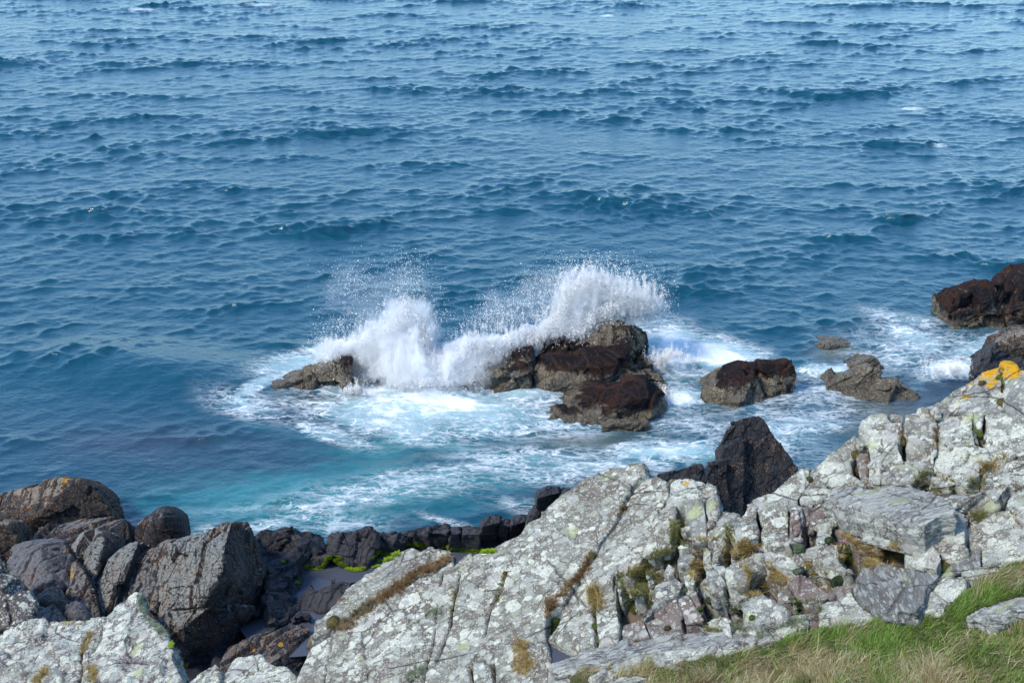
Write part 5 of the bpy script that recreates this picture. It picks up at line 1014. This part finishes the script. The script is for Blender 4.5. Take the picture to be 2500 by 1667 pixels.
# short turf in the joints of the rocks
def strip(k, pl, w, alg=False):
    P = np.array([q[:2] for q in C(k, pl)]); w = w/CROP[k][2]; w = w*(.8 if alg else 1); d = np.gradient(P, axis=0); nn = np.stack([-d[:, 1], d[:, 0]], 1)/np.linalg.norm(d, axis=1)[:, None]
    wv = w*(.6+.8*rng.uniform(0, 1, len(P)))[:, None]; return [tuple(q) for q in np.concatenate([P+nn*wv/2, (P-nn*wv/2)[::-1]])]
def pl(k, l): return [q[:2] for q in C(k, l)]
GOLD = ((.30, .20, .06), (.46, .34, .14)); OLIVE = ((.13, .14, .04), (.28, .25, .09)); GREEN = ((.06, .11, .02), (.16, .20, .05)); SAGE = ((.15, .18, .12), (.30, .33, .22)); RUST = ((.17, .09, .035), (.32, .21, .10))
PATCH = [(pl(3, [(525, 905), (600, 880), (660, 870), (705, 795), (780, 750), (880, 745), (885, 800), (790, 890), (745, 970), (745, 1060), (640, 1140), (560, 1090), (550, 960)]), OLIVE, 1.0), (pl(3, [(600, 870), (700, 820), (700, 900), (600, 930)]), GOLD, .8),
         (pl(3, [(850, 640), (865, 570), (930, 560), (925, 640), (1000, 695), (860, 735)]), OLIVE, 1), (pl(3, [(990, 685), (1085, 675), (1130, 680), (1060, 760), (1090, 830), (1010, 945), (955, 870), (1015, 780)]), GOLD, 1),
         (pl(3, [(1180, 740), (1265, 715), (1310, 690), (1430, 715), (1380, 760), (1290, 805), (1185, 835)]), GOLD, 1), (pl(3, [(1310, 1000), (1380, 930), (1440, 880), (1460, 815), (1540, 880), (1590, 960), (1500, 1010), (1330, 1030)]), GOLD, 1),
         (pl(3, [(1680, 850), (1700, 825), (1770, 820), (1840, 890), (1860, 980), (1780, 930), (1700, 890)]), GOLD, 1), (pl(3, [(1085, 1170), (1080, 1100), (1170, 1045), (1300, 1070), (1290, 1140), (1190, 1160)]), SAGE, .7),
         (pl(3, [(1575, 1075), (1640, 1060), (1785, 1080), (1740, 1145), (1620, 1135)]), GREEN, .8), (pl(3, [(1065, 1190), (1170, 1205), (1175, 1250), (1070, 1240)]), OLIVE, .8), (pl(3, [(1235, 1180), (1310, 1190), (1325, 1250), (1240, 1250)]), SAGE, .8),
         (pl(3, [(1205, 585), (1250, 640), (1240, 710), (1185, 705)]), OLIVE, 1), (pl(3, [(1390, 1260), (1490, 1200), (1510, 1265), (1400, 1290)]), SAGE, .9), (pl(3, [(1630, 1160), (1700, 1180), (1650, 1220), (1500, 1230), (1560, 1190)]), SAGE, .7),
         (pl(3, [(1290, 850), (1330, 850), (1370, 900), (1360, 960), (1320, 900)]), GOLD, 1), (pl(3, [(1030, 940), (1070, 960), (1130, 1040), (1080, 1070), (1040, 1000)]), RUST, .8), (pl(3, [(880, 880), (960, 840), (1010, 850), (1000, 890), (920, 905)]), OLIVE, .6),
         (pl(4, [(1212, 945), (1290, 868), (1365, 868), (1335, 965), (1480, 1020), (1390, 1005)]), OLIVE, 1.1), (pl(4, [(1480, 950), (1590, 945), (1690, 885), (1735, 920), (1680, 975), (1570, 1010), (1470, 1005)]), OLIVE, 1.1), (pl(4, [(1683, 875), (1700, 808), (1885, 765), (1840, 800), (1700, 885)]), GOLD, 1.1),
         (pl(4, [(1605, 1185), (1640, 1150), (1760, 1140), (1690, 1205)]), OLIVE, 1.1), (pl(4, [(700, 1390), (730, 1310), (800, 1330), (850, 1400), (1000, 1390), (1140, 1370), (1145, 1480), (1000, 1500), (880, 1530), (720, 1480)]), GOLD, 1.1), (pl(4, [(1360, 868), (1490, 910), (1500, 925), (1370, 885)]), GOLD, .7),
         (pl(5, [(60, 905), (240, 890), (350, 920), (330, 990), (130, 985)]), GREEN, .9), (pl(5, [(1905, 160), (1930, 160), (2000, 290), (1980, 290)]), RUST, .9),
         (strip(2, [(515, 1240), (580, 1215), (660, 1180), (740, 1115), (800, 1065), (870, 1020), (940, 975), (1000, 930), (1070, 885), (1150, 860), (1210, 820), (1255, 790)], 52), RUST, 1.1), (strip(2, [(560, 1200), (640, 1180), (740, 1110), (800, 1060)], 50), SAGE, .9),
         (strip(2, [(1930, 1040), (2030, 940), (2110, 850), (2150, 760)], 30), RUST, .8), (strip(2, [(1605, 880), (1575, 1010), (1550, 1060)], 18), OLIVE, .6), (strip(2, [(1300, 970), (1290, 1080), (1270, 1140)], 22), OLIVE, .6), (strip(2, [(1120, 1140), (1170, 1130), (1210, 1100)], 30), SAGE, .7),
         (strip(2, [(1000, 1540), (1060, 1500), (1130, 1480)], 40), SAGE, .7), (pl(2, [(1655, 1310), (1690, 1285), (1740, 1300), (1760, 1380), (1800, 1460), (1740, 1520), (1650, 1500), (1670, 1400)]), GOLD, .5),
         (strip(3, [(560, 460), (545, 500), (525, 540)], 20), RUST, .8), (strip(3, [(375, 1000), (385, 1060), (400, 1110)], 50), GOLD, 2.2), (pl(3, [(75, 1080), (130, 1060), (155, 1110), (90, 1160)]), RUST, 1.8),
         (pl(1, [(860, 920), (905, 935), (960, 1040), (1040, 1110), (1085, 1190), (1060, 1200), (960, 1120), (880, 1010)]), SAGE, .7), (strip(1, [(575, 1160), (550, 1220), (525, 1290)], 40), GOLD, 1.2), (strip(1, [(575, 1380), (600, 1420), (570, 1470)], 50), GOLD, 1.4), (strip(1, [(300, 1410), (260, 1450), (220, 1490)], 50), GOLD, 1.3),
         (strip(1, [(400, 1100), (480, 1100), (510, 1130)], 26), GOLD, .5), (strip(1, [(2180, 900), (2170, 980)], 26), RUST, .8), (strip(4, [(840, 680), (835, 760)], 30), RUST, .7), (strip(4, [(1150, 560), (1140, 640)], 36), RUST, .7), (strip(4, [(1385, 560), (1380, 700)], 26), RUST, .7)]
BB = []; CC = []; HH = []
for poly, (ca, cb), hs in PATCH:
    P = np.array(poly); area = abs(np.sum(P[:, 0]*np.roll(P[:, 1], -1)-P[:, 1]*np.roll(P[:, 0], -1)))/2
    m = int(area*1.5); bx, by = P.min(0), P.max(0); x = rng.uniform(bx[0]-3, by[0]+3, int(m*((by-bx).prod()/max(area, 1)))); y = rng.uniform(bx[1]-3, by[1]+3, len(x))
    q = np.stack([x/9, y/9, 0*x], 1); nz = fbm(q, 1, 3, 31); e = edist(x, y, poly); e = np.where(inpoly(x, y, poly), e, -e); k = e+17*nz+3*rng.normal(0, 1, len(x))-3 > 0; x, y, nz = x[k], y[k], nz[k]
    for i in range(len(x)):
        l, n_, ob = cast(x[i], y[i])
        if l is not None and n_.z > .15 and ob.name.split('.')[0] in ('ground', 'rock_slab', 'rock_block', 'boulder', 'tabular_boulder') : BB.append(tuple(l)); CC.append((ca, cb)); HH.append(hs*(1+.5*nz[i]))
BB = np.array(BB); n = len(BB); HH = np.array(HH); CC = np.array(CC); t = rng.uniform(0, 1, (n, 1)); cn = fbm(BB, 7, 3, 61)[:, None]; t = np.clip(t*1.1+.1+1.3*cn, -.35, 1.35)
col = CC[:, 0]*(1-t)+CC[:, 1]*t; H = rng.uniform(.02, .075, n)*HH; a = rng.uniform(0, 2*np.pi, n); ln = rng.uniform(.3, 1.4, n)*H
V, F, cc = blade_mesh(BB-np.array([0, 0, .006]), H, rng.uniform(.005, .010, n), np.stack([np.cos(a)*ln, np.sin(a)*ln], 1), rng.uniform(0, np.pi, n), col)
tag(mesh_np('dry_turf', V, F, GRASS, {'col': cc}, False), 'short golden and olive turf growing in the joints of the rocks', None, None, 'stuff')
# bright algae along the pool
ALG = [strip(2, [(370, 845), (395, 855), (430, 862), (470, 855), (495, 830)], 26, True), strip(2, [(488, 840), (500, 795), (540, 790), (590, 795)], 30, True), strip(2, [(540, 800), (580, 825), (620, 845)], 28, True), strip(2, [(620, 855), (680, 868), (740, 860)], 24, True), strip(2, [(815, 755), (850, 768), (900, 775), (950, 768)], 24, True), strip(2, [(785, 800), (805, 780), (820, 760)], 16, True),
       strip(2, [(820, 812), (870, 812), (900, 800)], 14, True), strip(2, [(780, 850), (830, 842)], 12, True), strip(2, [(1000, 702), (1040, 708), (1080, 712), (1120, 715)], 24, True), strip(2, [(1220, 718), (1270, 735), (1340, 745), (1420, 752), (1490, 758), (1545, 755)], 22, True), strip(2, [(310, 945), (330, 950)], 12, True), strip(1, [(1095, 1230), (1090, 1260)], 16, True), strip(2, [(225, 820), (240, 815)], 12, True)]
BB = []
for poly in ALG:
    P = np.array(poly); bx, by = P.min(0), P.max(0); m = int((by-bx).prod()*5); x = rng.uniform(bx[0], by[0], m); y = rng.uniform(bx[1], by[1], m); k = inpoly(x, y, poly)
    for i in np.where(k)[0][:2600]:
        l, n_, ob = cast(x[i], y[i])
        if l is not None: BB.append(tuple(l))
BB = np.array(BB); n = len(BB); a = rng.uniform(0, 2*np.pi, n); H = rng.uniform(.02, .055, n)
V, F, cc = blade_mesh(BB, H, rng.uniform(.012, .03, n), np.stack([np.cos(a), np.sin(a)], 1)*H[:, None], rng.uniform(0, np.pi, n), pick((.16, .26, .008), (.40, .52, .03), n))
tag(mesh_np('green_algae', V, F, GRASS, {'col': cc}, False), 'vivid yellow green algae fringing the tidal pool', None, None, 'stuff')
# cushions of thrift and moss
def moss_mat(name, a, b):
    s = M(name); v = s.pos(); n1 = s.noise(v, 9, 4); n2 = s.noise(v, 60, 4, .7); s.put(s.b.inputs['Base Color'], s.mix(s.ss(n1, .4, .62), s.mix(n2, a, tuple(x*.45 for x in a)), s.mix(n2, b, tuple(x*.5 for x in b))))
    s.b.inputs['Roughness'].default_value = .95; s.put(s.b.inputs['Normal'], s.bump(n2, .02)); return s.m
MG_ = moss_mat('green_moss', (.09, .14, .02), (.14, .17, .03)); MB_ = moss_mat('brown_moss', (.12, .085, .03), (.17, .12, .04)); MO_ = moss_mat('olive_moss', (.10, .115, .025), (.19, .14, .045)); MD_ = moss_mat('dark_moss', (.035, .055, .015), (.07, .09, .03)); MS_ = moss_mat('sage_plant', (.12, .16, .08), (.17, .20, .12))
PINK = M('pink_petals'); PINK.b.inputs['Base Color'].default_value = (.62, .25, .34, 1)
def cushion(k, x, y, r, mat, label, ay=1.0, flowers=0, group='moss and thrift cushions in the rock joints'):
    (ox, oy), = C(k, [(x, y)]); sc = CROP[k][2]; r_px = r/sc
    l, n_, ob = cast(ox, oy+r_px*ay*.5)
    if l is None: return
    dep = proj(np.array([tuple(l)]))[2][0]; rw = r_px*dep/FPX; up = (Vector((0, -.35, 1))+.6*n_).normalized()
    bm = bmesh.new(); bmesh.ops.create_icosphere(bm, subdivisions=4, radius=1.0); V = np.array([v.co[:] for v in bm.verts]); F = np.array([[v.index for v in f.verts] for f in bm.faces]); bm.free()
    N = V.copy(); sd = int(x*7+y); V = V*(1+.20*fbm(V+sd, 1.3, 3, sd)+.07*fbm(V+sd, 5, 2, sd))[:, None]
    u = np.cross(np.array(up), (0, 1, 0.01)); u /= np.linalg.norm(u); f_ = np.cross(np.array(up), u); Bm = np.stack([u, f_, np.array(up)])
    S3 = np.array([1, ay, .78])
    V = (V*S3*rw)@Bm; N = (N/S3)@Bm; N /= np.linalg.norm(N, axis=1)[:, None]
    c = np.array(l)+np.array(up)*rw*.12+np.array([0, 0, rw*ay*.25])
    Vw = V+c; m = min(2600, int(900+rw*9000)); i = rng.integers(0, len(F), m); w3 = rng.dirichlet((1, 1, 1), m); b = (Vw[F[i]]*w3[:, :, None]).sum(1); nn = (N[F[i]]*w3[:, :, None]).sum(1)+rng.normal(0, .35, (m, 3)); nn /= np.linalg.norm(nn, axis=1)[:, None]
    hl = rw*rng.uniform(.05, .14, m); sv = np.cross(nn, rng.normal(0, 1, (m, 3))); sv /= np.linalg.norm(sv, axis=1)[:, None]; wd = (.0035+.02*rw)
    T3 = np.stack([b-sv*wd, b+sv*wd, b+nn*hl[:, None]], 1).reshape(-1, 3)
    Va = np.concatenate([Vw, T3]); Fa = np.concatenate([F, (np.arange(m)*3)[:, None]+np.arange(3)[None]+len(Vw)])
    o = tag(mesh_np('moss_cushion', Va, Fa, mat, None, True, (c[0], c[1], c[2]-rw*.5)), label, 'moss cushion', group)
    if flowers:
        i = rng.integers(0, len(F), flowers*4); b = Vw[F[i, 0]]; b = b[(b[:, 2] > c[2]+.1*rw)][:flowers]+rng.normal(0, .02, (1, 3))
        n = len(b); b = b+np.stack([rng.normal(0, .02, n), rng.normal(0, .02, n), rng.uniform(.02, .06, n)], 1)
        O = np.array([(1, 0, 0), (-1, 0, 0), (0, 1, 0), (0, -1, 0), (0, 0, .8), (0, 0, -.8)])*.011; OF = np.array([(0, 2, 4), (2, 1, 4), (1, 3, 4), (3, 0, 4), (2, 0, 5), (1, 2, 5), (3, 1, 5), (0, 3, 5)])
        fo = mesh_np('flower_heads', (b[:, None]+O[None]).reshape(-1, 3)-np.array(o.location), ((np.arange(n)*6)[:, None, None]+OF[None]).reshape(-1, 3), PINK.m, None, True, (0, 0, 0), o)
        fo['kind'] = 'stuff'
CU = [(8, 1910, 1145, 72, MG_, 'big round bright green cushion on the yellow lichen slab', 1, 0), (8, 1905, 1228, 35, MB_, 'brown ball of moss right under the big round green cushion', .8, 0), (8, 1903, 1325, 42, MO_, 'olive brown cushion in the seam below the brown ball of moss', 1, 0), (8, 1735, 1167, 33, MO_, 'small flat olive cushion left of the big round green one', .65, 0),
      (4, 820, 735, 28, MO_, 'oval olive cushion in the slot left of the narrow strip', 1.3, 0), (4, 835, 866, 32, MB_, 'round brown cushion at the bottom of the first mossy slot', .9, 0), (4, 501, 912, 22, MO_, 'small olive cushion in the seam of the ridge slab', 1, 0), (4, 1146, 640, 28, MO_, 'brown green cushion in the slot beside the broad white slab', 1.4, 0), (4, 1152, 690, 24, MG_, 'lower green cushion in the slot beside the broad white slab', 1.3, 0),
      (4, 1382, 610, 15, MB_, 'thin brown moss in the seam left of the wide grey slab', 2.2, 0), (4, 1672, 580, 36, MG_, 'bright green moss hanging in the notch of the wide grey slab', 1.2, 0), (4, 1660, 670, 12, MO_, 'tiny cushion below the notch with bright green moss', 1, 0), (4, 1718, 648, 14, MB_, 'tiny brown cushion right of the notch with bright green moss', 1.3, 0),
      (4, 636, 1332, 28, MD_, 'dark green cushion between blocks under the tabular boulder', 1, 0), (4, 775, 1385, 56, MG_, 'thrift cushion with pink flowers below the tabular boulder', .8, 26), (4, 775, 1450, 72, MG_, 'largest green cushion in the golden turf below the tabular boulder', .7, 0), (4, 1050, 1390, 66, MG_, 'green cushion with pink thrift beside the black gap', .62, 22),
      (4, 1450, 1512, 54, MO_, 'green and rusty cushion against the scaly slab', .9, 6), (3, 566, 475, 20, MB_, 'brown tuft in the upper part of the long diagonal crack', 1, 0), (3, 371, 772, 17, MO_, 'olive tuft halfway down the long diagonal crack', 1.2, 0), (3, 142, 1180, 36, MG_, 'upper green cushion above the small rain pool', .95, 0), (3, 128, 1240, 38, MO_, 'lower green cushion hanging over the small rain pool', .8, 0),
      (3, 390, 1212, 27, MG_, 'bright green cushion in the vertical crack of the pink slab', 1.05, 0), (3, 378, 1140, 12, MG_, 'tiny green tuft above the cushion in the pink slab crack', 1.5, 0), (3, 410, 1290, 32, MS_, 'grey green plant at the bottom of the pink slab crack', 1.3, 0), (3, 838, 1226, 24, MB_, 'reddish brown cushion on the pink slab', .7, 0), (3, 1364, 1160, 22, MG_, 'little green cushion on the speckled block', .9, 0), (3, 1272, 1112, 25, MD_, 'dark green cushion at the end of the sage mat', .9, 4),
      (3, 945, 986, 20, MS_, 'grey green tuft above the long straight joint', .9, 0), (3, 1098, 1050, 26, MD_, 'green tuft beside the tilted striped block', .9, 0), (3, 1040, 1105, 20, MG_, 'small green tuft below the pink finger of rock', .7, 0), (3, 1718, 302, 20, MO_, 'olive cushion in the seam of the ridge slab near the orange streak', 1.2, 0), (3, 1655, 730, 36, MS_, 'sage green plant at the right end of the cracked blocks', .9, 0),
      (3, 1900, 930, 52, MD_, 'dark leafy cushion in the middle right turf', .6, 0), (3, 1650, 870, 34, MS_, 'flat sage green plant left of the golden turf', .6, 0), (3, 1396, 965, 18, MS_, 'grey green rosette in the golden grass hollow', .9, 0), (2, 545, 1180, 40, MO_, 'mossy clump at the foot of the long grassy crack', 1.1, 0), (2, 1610, 885, 16, MB_, 'rusty tuft in the crack of the huge blotched slab', 1, 0)]
for k, x, y, r, m, lab, ay, fl in CU: cushion(k, x, y, r, m, lab, ay, fl)
